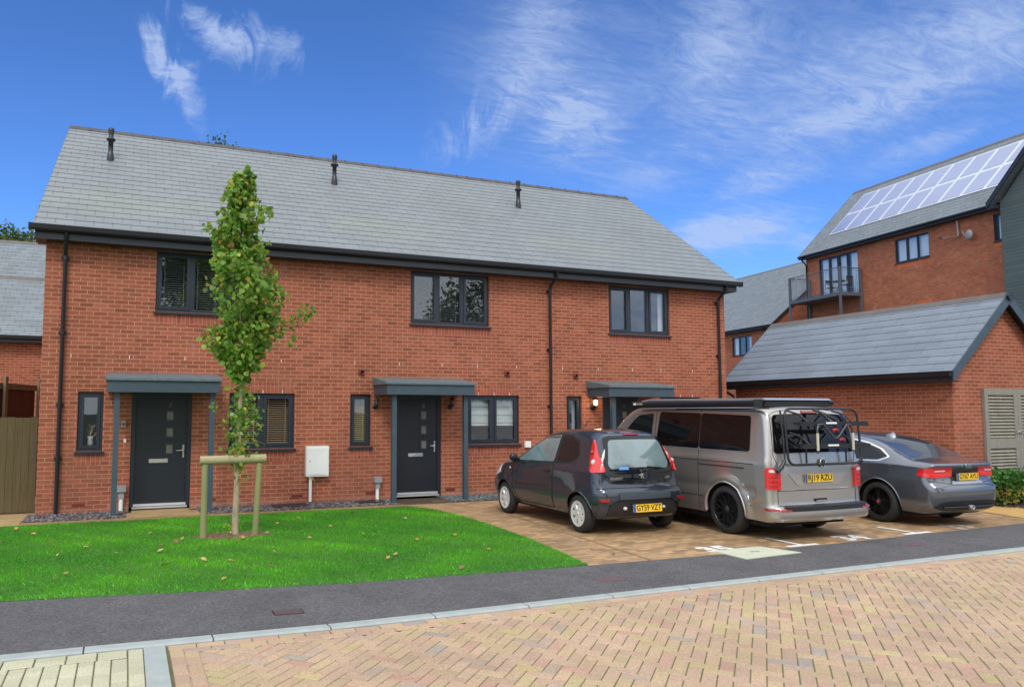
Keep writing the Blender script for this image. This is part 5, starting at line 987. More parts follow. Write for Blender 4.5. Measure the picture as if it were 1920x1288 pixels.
# bumper: raised band, dark lower part
BD.patch('rear_bumper', M_navy, PC, [(-.90, .47), (-.56, .455), (-.46, .51), (.46, .51), (.56, .455), (.90, .47), (.90, .60), (.62, .655), (-.62, .655), (-.90, .60)], BD.fr(), na=40, nb=8, eps=.020, skirt=.03)
BD.patch('bumper_strip', mat('satin_bumper_strip', (.055, .065, .09), .45, .3, coat=.3), PC, [(-.44, .515), (.44, .515), (.44, .615), (-.44, .615)], BD.fr(), na=20, nb=4, eps=.030, skirt=.02, rnd=.02)
BD.patch('bumper_valance', M_rubber, PC, [(-.60, .27), (.60, .27), (.56, .45), (.46, .50), (-.46, .50), (-.56, .45)], BD.fr(), na=30, nb=6, eps=.008, skirt=.01, rnd=.02)
px_ = surf(BD.fr(), 0, .385, .03)[0]; plate(PC, 'p', 'GY59 VZT', px_, -.02, .385, .50, .112, .08)
p = surf(BD.fr(), .33, .385, .02); MB().lathe([(0, -.012), (.022, -.006), (.026, .03)], (p[0], p[1], p[2]), 'x', 14).build('reversing_lamp', M_clear, PC, uv=False); p = surf(BD.fr(), -.34, .385, .02); MB().lathe([(0, -.012), (.018, -.006), (.022, .03)], p, 'x', 14).build('reversing_lamp', M_clear, PC, uv=False)
p = surf(BD.fr(), .42, .80, .012); sign(PC, 'rear_lettering', 'PEUGEOT', p, .045, M_chrome); p = surf(BD.fr(), -.47, .80, .012); sign(PC, 'model_number', '107', p, .055, M_chrome)
lion = [(-.035, .05), (-.02, .062), (-.008, .05), (.006, .056), (.016, .048), (.012, .03), (.03, .02), (.036, -.0), (.02, .008), (.026, -.02), (.04, -.055), (.022, -.05), (.012, -.02), (-.002, -.02), (0, -.045), (-.018, -.05), (-.012, -.03), (-.02, -.002), (-.042, -.006), (-.03, .010), (-.012, .016), (-.018, .03), (-.04, .034)]
p = surf(BD.fr(), 0, .845, .014); MB().prism([(-a, c) for a, c in lion], 'x', -.005, .004).build('rear_badge', M_chrome, PC, uv=False, loc=p)
p = surf(BD.fr(), 0, .905, .018); b = MB(); q0 = surf(BD.fr(), .02, .90, .03); q1 = surf(BD.fr(), -.10, .965, .03); q2 = surf(BD.fr(), -.36, .945, .025); b.tube([q0, q1, q2], [.012, .008, .005], 6); b.lathe([(0, -.02), (.022, -.015), (.028, .02)], q0, 'x', 12); b.build('rear_wiper', M_black, PC, uv=False)
BD.patch('door', M_navy, PC, [(1.22, .29), (2.36, .285), (2.50, .50), (2.52, .80), (2.46, .945), (1.235, .965)], BD.fs(), eps=.004, mirror=True, na=30, nb=10, rnd=.04)
for pts in ([(1.215, .28), (1.20, .60), (1.215, .97), (1.24, 1.39)], [(2.37, .28), (2.51, .50), (2.53, .80), (2.46, .955)], [(1.215, .28), (2.37, .28)]): seam(BD, PC, pts, BD.fs(), M_darkhole, .008, mirror=True)
seam(BD, PC, [(1.30, .615), (2.44, .56)], BD.fs(), M_rubber, .014, 'side_moulding', True); arch_lip(BD, PC, M_navy, .010)
seam(BD, PC, [(-.74, .665), (0, .672), (.74, .665)], BD.fr(), M_darkhole, .005)
for sg in (1, -1):
    p = surf(BD.fs(), 1.38, .835, .012, sg); b = MB(); b.tube([(p[0] - .07, p[1], p[2]), (p[0], p[1] + sg * .018, p[2] + .012), (p[0] + .06, p[1], p[2] + .010)], .016, 8); b.build('door_handle', M_black, PC, uv=False)
    p = surf(BD.fs(), 2.36, .965, .0, sg); b = MB(); b.tube([p, (p[0] - .01, p[1] + sg * .06, p[2] + .01)], .02, 8); b.lathe([(0, -.035), (.055, -.03), (.075, .0), (.06, .05), (0, .065)], (p[0] - .01, p[1] + sg * .12, p[2] + .03), 'x', 16); b.build('wing_mirror', M_black, PC, uv=False)
    p = surf(BD.fs(), 2.62, .80, .004, sg); MB().lathe([(0, sg * .008), (.018, sg * .004), (.02, -sg * .004)], p, 'y', 12).build('side_repeater', M_clear, PC, uv=False)
    BD.patch('headlight', M_clear, PC, [(2.98, .70), (3.30, .60), (3.36, .66), (3.16, .79), (3.0, .84)], (lambda sg_: (lambda a, c, e, _: BD.side(a, c, e, sg_)))(sg), eps=.006, na=10, nb=4)
seam(BD, PC, [(.62, -.10), (.62, .10)], BD.ft(), M_black, .004, 'aerial_base'); b = MB(); b.tube([(1.5, 0, 1.48), (1.28, 0, 1.66)], .004, 5); b.build('aerial', M_black, PC, uv=False)

# ---- camper van
M_van = mat('silver_beige_paint', (.45, .425, .40), .30, .75, coat=1.0, var=.04, vscale=1.5); M_vangl = mat('privacy_glass', (.005, .005, .006), .03, spec=.38)
def Wv(x, z):
    x, z = np.broadcast_arrays(np.asarray(x, float), np.asarray(z, float)); w = .885 - np.clip(z - 1.0, 0, 1) * .135 - .03 * np.clip((.55 - z) / .3, 0, 1) ** 2
    w = w - .13 * np.clip((x - 3.7) / .9, 0, 1) ** 2 - .02 * np.clip((.3 - x) / .3, 0, 1)
    for wx in (.89, 3.69): d = np.hypot(x - wx, z - .35); w = w + .022 * np.exp(-((d - .43) / .07) ** 2)
    w = w - .012 * np.exp(-((z - .66) / .05) ** 2) * (x > .3) + .010 * np.exp(-((z - 1.06) / .04) ** 2); return w
BV = Body([(.10, .25), (.03, .28), (.0, .33), (.0, .44), (.045, .47), (.055, .60), (.06, .90), (.08, 1.18), (.14, 1.55), (.19, 1.73), (.28, 1.80)],
          [(.28, 1.80), (.6, 1.825), (2., 1.84), (2.95, 1.82), (3.28, 1.755), (3.62, 1.52), (3.95, 1.22), (4.2, 1.02), (4.38, .92), (4.5, .80)],
          [(4.5, .23), (4.6, .33), (4.62, .60), (4.5, .80)], .27, [(.89, .345, .40), (3.69, .345, .40)], Wv, .075, .055, .20, .035, 1.0, 1.84, ns=180, nt_=56)
CV = thing('camper_van', 'silver beige camper van with roof awning and a bike carrier on its tailgate', 'van', (10.335, -6.87, 0), HR)
BV.shell(M_van, CV); wells(BV, CV, .86); b = MB(); b.box(.25, 4.3, -.72, .72, .17, .34); b.build('underbody', M_well, CV, uv=False)
M_gunm = mat('gunmetal_wheel', (.035, .036, .038), .35, .7)
for (x, y, sg) in ((.89, .775, 1), (.89, -.775, -1), (3.69, .775, 1), (3.69, -.775, -1)): wheel(CV, x, y, .345, .22, .255, 'mesh', sg, M_gunm)
for nm, wp in (('rear_side_window', [(.41, 1.20), (1.44, 1.205), (1.44, 1.735), (.43, 1.70)]), ('middle_side_window', [(1.46, 1.205), (2.50, 1.215), (2.44, 1.755), (1.46, 1.735)]), ('cab_window', [(2.63, 1.24), (3.42, 1.24), (3.36, 1.42), (3.12, 1.63), (2.98, 1.70), (2.61, 1.73)])):
    BV.patch(nm, M_vangl if nm[0] != 'c' else M_glassdark, CV, wp, BV.fs(), eps=.005, mirror=True, rnd=.05)
BV.patch('rear_window', M_vangl, CV, [(-.73, 1.185), (.73, 1.185), (.755, 1.22), (.70, 1.66), (.66, 1.705), (-.66, 1.705), (-.70, 1.66), (-.755, 1.22)], BV.fr(), na=30, nb=14, eps=.005, rnd=.03)
BV.patch('high_brake_light', M_redd, CV, [(-.16, 1.715), (.16, 1.715), (.15, 1.745), (-.15, 1.745)], BV.fr(), na=8, nb=2, eps=.012, skirt=.015)
for sg in (1, -1):
    tl = BV.patch('tail_light', M_red, CV, [(sg * .70, .70), (sg * .865, .70), (sg * .905, .72), (sg * .90, .97), (sg * .87, 1.0), (sg * .70, .975)], BV.fr(), na=16, nb=10, eps=.014, skirt=.02, rnd=.015)[0]
    BV.patch('reversing_lens', M_clear, tl, [(sg * .745, .92), (sg * .855, .935), (sg * .85, .972), (sg * .745, .962)], BV.fr(), na=8, nb=3, eps=.018, rnd=.01)
    for z in (.74, .80, .86): BV.patch('lamp_bar', M_redd, tl, [(sg * .75, z), (sg * .855, z), (sg * .855, z + .012), (sg * .75, z + .012)], BV.fr(), na=8, nb=1, eps=.018)
    BV.patch('bumper_reflector', M_redd, CV, [(sg * .66, .415), (sg * .93, .42), (sg * .93, .455), (sg * .66, .448)], BV.fr(), na=14, nb=2, eps=.052, skirt=.012)
# bumper with dark step
BV.patch('rear_bumper', M_van, CV, [(-1.02, .285), (-.60, .265), (.60, .265), (1.02, .285), (1.02, .47), (.74, .475), (-.74, .475), (-1.02, .47)], BV.fr(), na=50, nb=6, eps=.045, skirt=.055)
b = MB(); rows = []
for e in (.047, -.02): w_ = np.linspace(-.74, .74, 20); X, Y, Z = BV.fr()(w_, np.full(20, .44), e, 1); rows.append([(X[i], Y[i], .480 if e > 0 else .488) for i in range(20)])
b.grid(rows, sm=False); w_ = np.linspace(-.74, .74, 20); X, Y, Z = BV.fr()(w_, np.full(20, .44), .050, 1); b.grid([[(X[i], Y[i], .481) for i in range(20)], [(X[i] - .004, Y[i], .455) for i in range(20)], [(X[i] - .001, Y[i], .415) for i in range(20)]]); b.build('bumper_step', M_rubber, CV, uv=False, fixn=False)
for pts in ([(-.735, .49), (-.735, .68), (-.70, .99), (-.775, 1.16), (-.72, 1.74), (0, 1.775), (.72, 1.74), (.775, 1.16), (.70, .99), (.735, .68), (.735, .49)],): seam(BV, CV, pts, BV.fr(), M_darkhole, .005)
seam(BV, CV, [(-.73, .685), (.73, .685)], BV.fr(), M_van, .012, 'tailgate_crease')
BV.patch('plate_recess', mat('pale_recess', (.46, .43, .40), .35, .6, coat=.8), CV, [(-.55, .905), (-.42, .765), (-.36, .745), (.36, .745), (.42, .765), (.55, .905)], BV.fr(), na=24, nb=4, eps=.004)
px_ = surf(BV.fr(), .06, .84, .012)[0]; plate(CV, 'p', 'RJ19 RZU', px_, .035, .842, .52, .11)
# round emblem: ring with V over W
p = surf(BV.fr(), -.06, 1.045, .016); b = MB(); b.lathe([(.060, .004), (.060, -.006), (.050, -.006), (.050, .004)], (0, 0, 0), 'x', 28)
for pts in ([(-.025, .048), (0, .008), (.025, .048)], [(-.045, .018), (-.020, -.044), (0, -.004), (.020, -.044), (.045, .018)]): b.tube([(-.004, y, z) for y, z in pts], .0055, 5, sm=False)
b.lathe([(0, .002), (.05, .002)], (0, 0, 0), 'x', 24, 1); b.build('round_emblem', [M_chrome, M_fascia], CV, uv=False, loc=p)
p = surf(BV.fr(), 0, .545, .006); b = MB(); b.box(p[0] - .004, p[0] + .01, -.11, .11, .525, .56); b.build('tailgate_handle_recess', M_well, CV, uv=False); b = MB(); b.box(p[0] - .016, p[0] - .0045, -.095, .095, .520, .540); b.build('tailgate_handle', M_van, CV, uv=False)
arch_lip(BV, CV, M_van, .014)
for pts in ([(1.45, .30), (1.45, 1.78)], [(2.56, .30), (2.56, 1.0), (2.55, 1.22), (2.53, 1.78)], [(.33, 1.03), (1.60, 1.035), (2.55, 1.04)], [(1.30, .50), (2.56, .50)]): seam(BV, CV, pts, BV.fs(), M_darkhole, .005, mirror=True)
seam(BV, CV, [(.50, .965), (1.45, .975)], BV.fs(), M_black, .010, 'sliding_door_track', True); seam(BV, CV, [(.42, 1.185), (1.45, 1.19), (2.52, 1.20)], BV.fs(), mat('window_bright_line', (.6, .6, .6), .25, .9), .006, 'window_line', True)
for sg in (1, -1):
    p = surf(BV.fs(), 3.30, 1.20, .0, sg); b = MB(); b.tube([p, (p[0], p[1] + sg * .10, p[2])], .025, 8); b.box(p[0] - .03, p[0] + .05, p[1] + sg * .17 - .08, p[1] + sg * .17 + .08, p[2] - .02, p[2] + .20); b.build('wing_mirror', M_black, CV, uv=False)
    p = surf(BV.fs(), 2.70, 1.02, .012, sg); MB().tube([(p[0] - .09, p[1], p[2]), (p[0], p[1] + sg * .02, p[2]), (p[0] + .09, p[1], p[2])], .017, 8).build('door_handle', M_van, CV, uv=False)
# roof: raised pop top and side awning
b = MB(); pr = [(.32, 1.835), (.28, 1.90), (.34, 1.925), (2.9, 1.945), (3.15, 1.925), (3.22, 1.835)]; b.prism(pr, 'y', -.66, .66); b.build('roof_edge', M_black, CV, uv=False)
b = MB(); b.prism([(.30, 1.9255), (.36, 1.955), (2.9, 1.975), (3.12, 1.95), (3.16, 1.9255)], 'y', -.64, .64); b.build('pop_top', mat('silver_roof', (.52, .52, .54), .3, .5, coat=.6), CV, uv=False)
b = MB(); b.prism(roundpoly([(.80, 1.825), (.92, 1.825), (.935, 1.86), (.93, 1.91), (.90, 1.925), (.79, 1.925)], .02), 'x', .24, 2.98, sm=False); aw = b.build('awning', M_black, CV, uv=False)
b = MB(); b.prism(roundpoly([(.79, 1.815), (.94, 1.815), (.945, 1.93), (.78, 1.935)], .025), 'x', .215, .238); b.prism(roundpoly([(.79, 1.815), (.94, 1.815), (.945, 1.93), (.78, 1.935)], .025), 'x', 2.982, 3.01); b.build('awning_end_cap', M_rubber, aw, uv=False)
b = MB(); vs, fs = text_geo('FIAMMA', .045); b.add([(2.80 - v[0], .9375, 1.885 + v[1]) for v in vs], fs); b.box(2.90, 2.97, .936, .94, 1.87, 1.905); b.build('awning_lettering', M_white, aw, uv=False)
b = MB(); b.box(.10, 2.0, .78, .83, 1.795, 1.812); b.build('awning_rail', M_black, CV, uv=False)
# bike carrier (bolted to the tailgate)
BC = MB(); xb = -.06
def rr_tube(b, pts, r, n=8): b.tube(pts, r, n)
def arc_path(y0, y1, z0, z1, rad_, x_of_z):
    P = roundpoly([(y0, z0), (y1, z0), (y1, z1), (y0, z1)], rad_, 6); P = P + [P[0]]; return [(x_of_z(z), y, z) for y, z in P]
xz = lambda z: np.interp(z, [1.02, 1.20, 1.75, 1.84], [-.03, -.02, .02, .06])
BC.tube(arc_path(-.80, .60, 1.03, 1.80, .14, xz), .017, 8); BC.tube([(xz(z) - .002, .66, z) for z in (1.78, 1.5, 1.1)], .013, 8)
BC.tube([(xz(1.10), .66, 1.10), (-.02, .72, 1.0), (-.01, .80, .95)], [.022, .03, .034], 8); BC.tube([(xz(1.1), -.80, 1.15), (-.02, -.80, 1.02)], .02, 8); BC.tube([(-.02, -.80, 1.03), (-.03, -.90, 1.02)], .010, 6)
rk = BC.build('bike_carrier', mat('carrier_black', (.022, .024, .028), .35), CV, uv=False)
for z, xo in ((1.60, -.25), (1.30, -.27)):
    b = MB(); b.box(xo - .05, xo, -.63, .64, z - .022, z + .022); b.box(xo - .055, xo + .005, -.63, .64, z - .035, z - .022); b.build('bike_rail', M_rubber, rk, uv=False)
    b = MB(); b.box(xo - .054, xo - .0505, -.02, .18, z - .006, z + .018); b.build('rail_label', M_white, rk, uv=False)
    for y in (.44, -.40): b = MB(); b.tube([(xz(z + .17), y + .09, z + .17), (xo * .6, y + .06, z + .12), (xo, y, z)], .014, 7); b.tube([(xz(z), y, z), (xo, y, z)], .012, 7); b.build('rail_arm', M_rubber, rk, uv=False)
b = MB(); X0_ = -.33
b.tube([(X0_, .38, 1.20), (X0_, .38, 1.52), (X0_ + .01, .35, 1.585), (X0_ + .01, .26, 1.59), (X0_, .09, 1.42), (X0_, .04, 1.395), (X0_, -.01, 1.42), (X0_, -.17, 1.58), (X0_ + .01, -.24, 1.585), (X0_, -.28, 1.52), (X0_, -.28, 1.22)], .015, 8); b.build('hoop', mat('dark_steel_hoop', (.10, .10, .11), .35, .7), rk, uv=False)
b = MB()
for y in (.38, -.28): b.tube([(X0_ - .002, y, 1.24), (X0_ - .002, y, 1.47)], .018, 8)
b.build('pale_sleeve', mat('pale_sleeve', (.52, .50, .40), .5), rk, uv=False)
b = MB()
for (y, z) in ((.02, 1.50), (-.10, 1.37)): b.tube([(-.30, y - .05, z), (-.31, y, z + .02), (-.30, y + .05, z)], .022, 7)
b.build('red_clamp', mat('red_clamp', (.30, .03, .03), .5), rk, uv=False)
b = MB(); b.tube([(.03, -.02, 1.78), (-.10, -.03, 1.70), (-.22, -.04, 1.60), (-.28, -.10, 1.42), (-.29, -.14, 1.34)], .020, 7); b.tube([(.05, .03, 1.79), (-.08, -.08, 1.72), (-.18, -.20, 1.62)], .018, 7)
for y in (.26, -.50): b.tube([(-.02, y, 1.33), (-.025, y, 1.05)], .013, 6)
b.build('carrier_arm', M_black, rk, uv=False)

# ---- grey saloon
M_grey = mat('metallic_grey_paint', (.15, .162, .19), .27, .75, coat=1.0, var=.04, vscale=2)
def Wsal(x, z):
    x, z = np.broadcast_arrays(np.asarray(x, float), np.asarray(z, float)); w = .835 - np.clip(z - .93, 0, 1) * .62 - np.clip(z - .72, 0, .21) * .12 - .09 * np.clip((.45 - z) / .3, 0, 1) ** 2
    w = w - .15 * np.clip((.75 - x) / .75, 0, 1) ** 1.8 - .13 * np.clip((x - 3.7) / .9, 0, 1) ** 2
    for wx in (.86, 3.66): w = w + .03 * np.exp(-((x - wx) / .42) ** 2 - ((z - .55) / .22) ** 2)
    return w
BS = Body([(.17, .20), (.07, .26), (.02, .38), (.0, .53), (.02, .62), (.07, .67), (.095, .76), (.085, .86), (.055, .935), (.085, .965)],
          [(.085, .965), (.26, .985), (.46, 1.015), (.72, 1.13), (1.02, 1.25), (1.37, 1.335), (1.77, 1.38), (2.17, 1.37), (2.52, 1.29), (2.92, 1.10), (3.22, .96), (3.67, .88), (4.12, .75), (4.31, .65)],
          [(4.27, .20), (4.41, .28), (4.46, .42), (4.41, .56), (4.31, .65)], .215, [(.86, .32, .375), (3.66, .32, .375)], Wsal, .10, .09, .22, .03, .9, 1.38, ns=180)
SA = thing('grey_saloon', 'metallic grey saloon parked between the camper van and the hedge', 'car', (13.40, -6.87, 0), HR - rad(2.2))
BS.shell(M_grey, SA); wells(BS, SA, .81); b = MB(); b.box(.3, 4.2, -.68, .68, .15, .3); b.build('underbody', M_well, SA, uv=False)
for (x, y, sg) in ((.86, .735, 1), (.86, -.735, -1), (3.66, .735, 1), (3.66, -.735, -1)): wheel(SA, x, y, .32, .22, .235, 'twin', sg, mat('black_alloy', (.012, .012, .013), .25, .3) if (x, y) == (.86, .735) else bpy.data.materials['black_alloy'], mat('red_hub', (.4, .05, .06), .3) if (x, y) == (.86, .735) else bpy.data.materials['red_hub'])
sw = [(x_ - .13, z_) for x_, z_ in [(.86, 1.045), (1.02, .985), (1.9, .965), (3.02, .945), (2.92, 1.05), (2.62, 1.21), (2.2, 1.285), (1.75, 1.29), (1.35, 1.235), (1.05, 1.15)]]
c_ = np.mean(np.array(sw), 0); big = [tuple(c_ + (np.array(p) - c_) * np.array([1.045, 1.14])) for p in sw]
BS.patch('window_surround', M_chrome, SA, big, BS.fs(), eps=.003, mirror=True, rnd=.04, na=40, nb=10); BS.patch('side_window', M_glassdark, SA, sw, BS.fs(), eps=.005, mirror=True, rnd=.03, na=40, nb=10)
rwp = [(.49, -.44), (.52, -.50), (1.17, -.44), (1.23, -.38), (1.23, .38), (1.17, .44), (.52, .50), (.49, .44)]; BS.patch('rear_window', mat('grey_rear_glass', (.05, .055, .065), .04, spec=1.0, coat=.8), SA, rwp, BS.ft(), na=24, nb=14, eps=.006)
M_redb = lens_mat('bright_red_lens', (.80, .02, .02))
for sg in (1, -1):
    tl = BS.patch('tail_light', M_red, SA, [(sg * .29, .765), (sg * .60, .745), (sg * .92, .775), (sg * 1.02, .795), (sg * .90, .86), (sg * .72, .895), (sg * .29, .895)], BS.fr(), na=26, nb=8, eps=.010, skirt=.016, rnd=.01)[0]
    BS.patch('lamp_bar', M_redb, tl, [(sg * .33, .775), (sg * .60, .76), (sg * .88, .79), (sg * .80, .815), (sg * .33, .81)], BS.fr(), na=16, nb=2, eps=.014)
    BS.patch('lamp_bar', M_clear, tl, [(sg * .44, .845), (sg * .62, .84), (sg * .62, .857), (sg * .44, .862)], BS.fr(), na=8, nb=1, eps=.014)
BS.patch('plate_recess', mat('dark_recess_panel', (.02, .02, .023), .4), SA, [(-.285, .775), (.285, .775), (.285, .885), (-.285, .885)], BS.fr(), na=16, nb=4, eps=.004, rnd=.01)
BS.patch('bumper_shelf', mat('light_shelf', (.30, .33, .38), .3, .7, coat=.8), SA, [(-.34, .655), (.34, .655), (.30, .70), (-.30, .70)], BS.fr(), na=16, nb=2, eps=.012, skirt=.02)
px_ = surf(BS.fr(), 0, .755, .024)[0]; plate(SA, 'p', 'GY67 AYU', px_, 0, .762, .47, .105)
BS.patch('rear_diffuser', M_rubber, SA, [(-.52, .25), (.52, .25), (.68, .30), (.58, .38), (.40, .40), (-.40, .40), (-.58, .38), (-.68, .30)], BS.fr(), na=24, nb=4, eps=.006, skirt=.01)
b = MB(); p = surf(BS.fr(), 0, .31, .012); b.tube([surf(BS.fr(), q, .305, .016) for q in (-.55, -.3, 0, .3, .55)], .016, 8); b.build('diffuser_bar', M_black, SA, uv=False)
for sg in (1,): p = surf(BS.fr(), sg * .02, .30, .03); MB().lathe([(.03, .05), (.034, -.02), (.026, -.02), (.024, .05)], p, 'x', 16).build('tow_eye_cover', M_greyplast, SA, uv=False)
seam(BS, SA, [(-.66, .60), (-.40, .64), (.40, .64), (.66, .60)], BS.fr(), M_grey, .012, 'bumper_crease'); seam(BS, SA, [(-.70, .70), (-.32, .655), (.32, .655), (.70, .70)], BS.fr(), M_darkhole, .004)
seam(BS, SA, [(.08, .62), (.10, .35)], BS.ft(), M_darkhole, .001, 'boot_gap'); seam(BS, SA, [(1.49, .30), (1.47, .62), (1.17, .92), (1.09, 1.0)], BS.fs(), M_darkhole, .004, mirror=True); seam(BS, SA, [(2.4, .26), (2.4, .94)], BS.fs(), M_darkhole, .004, mirror=True)
arch_lip(BS, SA, M_grey, .010)
for sg in (1, -1): p = surf(BS.fs(), 1.50, .90, .01, sg); MB().tube([(p[0] - .08, p[1], p[2]), (p[0], p[1] + sg * .018, p[2]), (p[0] + .08, p[1], p[2])], .013, 8).build('door_handle', M_grey, SA, uv=False); p = surf(BS.fs(), 3.0, .97, 0, sg); MB().lathe([(0, -.04), (.06, -.03), (.075, .0), (0, .08)], (p[0], p[1] + sg * .12, p[2] + .03), 'x', 14).build('wing_mirror', M_grey, SA, uv=False)
X, Y, Z = BS.top(np.array([1.29]), np.array([0.]), 0); b = MB(); b.add([(X[0] - .10, 0, Z[0] + .055), (X[0] - .11, .025, Z[0] - .02), (X[0] - .11, -.025, Z[0] - .02), (X[0] + .12, 0, Z[0] + .005), (X[0] - .02, .03, Z[0]), (X[0] - .02, -.03, Z[0]), (X[0] - .07, 0, Z[0] + .07)], [(0, 1, 2), (0, 1, 4, 6), (6, 4, 3), (0, 2, 5, 6), (6, 5, 3)], 0, True); b.build('roof_aerial_fin', mat('pale_fin', (.30, .34, .40), .3, .6, coat=1), SA, uv=False)
leap = [(-.07, .01), (-.055, .028), (-.03, .02), (0, .012), (.03, -.005), (.06, -.03), (.05, -.034), (.022, -.018), (-.01, -.008), (-.02, -.026), (-.028, -.022), (-.03, -.002), (-.05, -.002), (-.064, -.016), (-.068, -.008), (-.055, .006)]
p = surf(BS.fr(), -.02, .930, .012); MB().prism([(-a, c) for a, c in leap], 'x', -.006, .003).build('leaping_cat_badge', M_chrome, SA, uv=False, loc=p); p = surf(BS.fr(), -.02, .895, .014); sign(SA, 'rear_lettering', 'JAGUAR', p, .03, M_chrome); p = surf(BS.fr(), .42, .725, .012); sign(SA, 'model_letters', 'XF', p, .035, M_chrome)
# ------------------------------------------------------------------ vegetation
M_leaf = attr_mat('young_leaves', rough=0.5, trans=0.42, spec=0.4); M_bark = mat('pale_bark', (0.36, 0.30, 0.19), 0.85, var=0.3, vscale=14, bump=0.6, bscale=50, aniso=(1, 1, .3)); M_twig = mat('brown_twig', (0.13, 0.09, 0.05), 0.85)
M_bark2 = mat('dark_bark', (0.08, 0.065, 0.05), 0.9, var=0.3, vscale=5, bump=0.8, bscale=20)
def leaves(name, P, size, cols, par, m=M_leaf, up=0.55, fold=0.3, droop=0.6):
    """P: (n,3) positions, size: (n,), cols (n,3)"""
    n = len(P); az = RNG.uniform(0, 2 * np.pi, n); el = RNG.normal(-droop, 0.45, n)
    d = np.stack([np.cos(az) * np.cos(el), np.sin(az) * np.cos(el), np.sin(el)], 1); r = RNG.normal(size=(n, 3)); r[:, 2] += up; t = np.cross(d, r); t /= np.linalg.norm(t, axis=1)[:, None] + 1e-9; nn = np.cross(t, d)
    shp = [(0, 0, 0), (.28, .42, 1), (.62, .44, 1), (1.0, 0, .0), (.62, -.44, 1), (.28, -.42, 1)]; V = np.zeros((n, 6, 3))
    for k, (a, b_, f) in enumerate(shp): V[:, k] = P + (d * a + t * b_ + nn * (f * fold * abs(b_) - 0.10 * a * a)) * size[:, None]
    F = np.zeros((n, 2, 4), int); base = np.arange(n)[:, None] * 6; F[:, 0] = base + np.array([0, 1, 2, 3]); F[:, 1] = base + np.array([0, 3, 4, 5])
    me = bpy.data.meshes.new(name); me.vertices.add(n * 6); me.vertices.foreach_set('co', V.ravel()); me.loops.add(n * 8); me.loops.foreach_set('vertex_index', F.ravel()); me.polygons.add(n * 2); me.polygons.foreach_set('loop_start', np.arange(n * 2) * 4); me.update(calc_edges=True)
    me.materials.append(m); set_tone(me, np.repeat(cols, 2, axis=0)); o = bpy.data.objects.new(name, me); COL.objects.link(o); o.parent = par; return o
# young street tree: outline (height, left, right) measured on site
T0 = Vector((2.85, -3.37, 0)); YT = thing('young_tree', 'slender young broadleaf tree on the front lawn held by a wooden stake frame', 'tree', T0)
env = np.array([[2.30, .10, .12], [2.45, .20, .22], [2.60, .30, .32], [2.80, .48, .42], [3.0, .50, .46], [3.2, .48, .48], [3.4, .58, .54], [3.6, .56, .54], [3.8, .50, .60], [4.0, .46, .56], [4.15, .40, .34], [4.3, .30, .30], [4.5, .34, .38], [4.7, .30, .42], [4.8, .18, .30], [4.95, .16, .12], [5.15, .18, .16], [5.25, .12, .12], [5.36, .03, .05], [5.5, .0, .01]])
env[2:16, 1:] *= 1.12
zz_ = np.arange(2.3, 5.5, .05); env = np.stack([zz_, np.interp(zz_, env[:, 0], env[:, 1]) * (1 + .24 * np.sin(zz_ * 11.5 + 1) + .10 * np.sin(zz_ * 23)), np.interp(zz_, env[:, 0], env[:, 2]) * (1 + .26 * np.sin(zz_ * 10 + 3.6) + .10 * np.sin(zz_ * 27 + 2))], 1)
b = MB(); trunk = [(0.0, 0, -.02), (0.01, 0, .12), (.02, 0, .6), (.035, .01, 1.15), (.045, 0, 1.8), (.05, .01, 2.4), (.04, 0, 3.2), (.02, .01, 4.0), (.0, 0, 4.7), (.02, 0, 5.3)]
b.tube(trunk, [.062, .048, .042, .038, .034, .030, .024, .016, .010, .004], 12); b.tube([(.02, -.04, .72), (.01, -.055, .80), (.02, -.05, .88)], [.006, .02, .006], 7); b.build('trunk', M_bark, YT)
tx = lambda z: np.interp(z, [p[2] for p in trunk], [p[0] for p in trunk])
clusters = []; bb = MB()
for z0 in np.arange(2.35, 5.30, 0.033):
    l_, r_ = np.interp(z0, env[:, 0], env[:, 1]), np.interp(z0, env[:, 0], env[:, 2]); a = random.uniform(0, 2 * math.pi); R_ = (r_ if math.cos(a) > 0 else l_) * random.uniform(.55, 1.08); zz = z0 - .05
    q = Vector((tx(z0) + R_ * math.cos(a), R_ * .85 * math.sin(a), zz + random.uniform(-.03, .06))); s_ = Vector((tx(z0), 0, z0 - R_ * .75)); m_ = (s_ + q) / 2 + Vector((0, 0, -.03)); bb.tube([s_, m_, q], [.009, .006, .003], 5)
    for f in (.55, .8, 1.0): clusters.append((s_.lerp(q, f), .10))
bb.build('branches', M_twig, YT); P = []; S = []; Cc = []
GC = np.array([(.17, .34, .04), (.25, .40, .05), (.12, .27, .04), (.40, .45, .07), (.28, .40, .15)])
def lcol(z):
    k = RNG.choice(5, p=[.34, .26, .20, .13, .07]); c = GC[k] * RNG.uniform(.75, 1.25); 
    if RNG.random() < .028: c = np.array([(.62, .42, .04), (.50, .24, .05), (.30, .12, .04)][RNG.integers(3)])
    return c
for c, rr_ in clusters:
    for _ in range(RNG.integers(16, 28)):
        p = np.array(c) + RNG.normal(0, rr_ * .72, 3) * np.array([1, 1, .8]); l_, r_ = np.interp(p[2], env[:, 0], env[:, 1]), np.interp(p[2], env[:, 0], env[:, 2]); dx = p[0] - tx(p[2])
        if -l_ * 1.14 - .03 < dx < r_ * 1.14 + .03 and 2.2 < p[2] < 5.47: P.append(p); S.append(RNG.uniform(.055, .10)); Cc.append(lcol(p[2]))
def spray(pts, n, sp, sz=(.05, .09)):
    for _ in range(n): i = RNG.integers(len(pts) - 1); q = Vector(pts[i]).lerp(Vector(pts[i + 1]), RNG.random()); P.append(np.array(q) + RNG.normal(0, sp, 3)); S.append(RNG.uniform(*sz)); Cc.append(lcol(0))
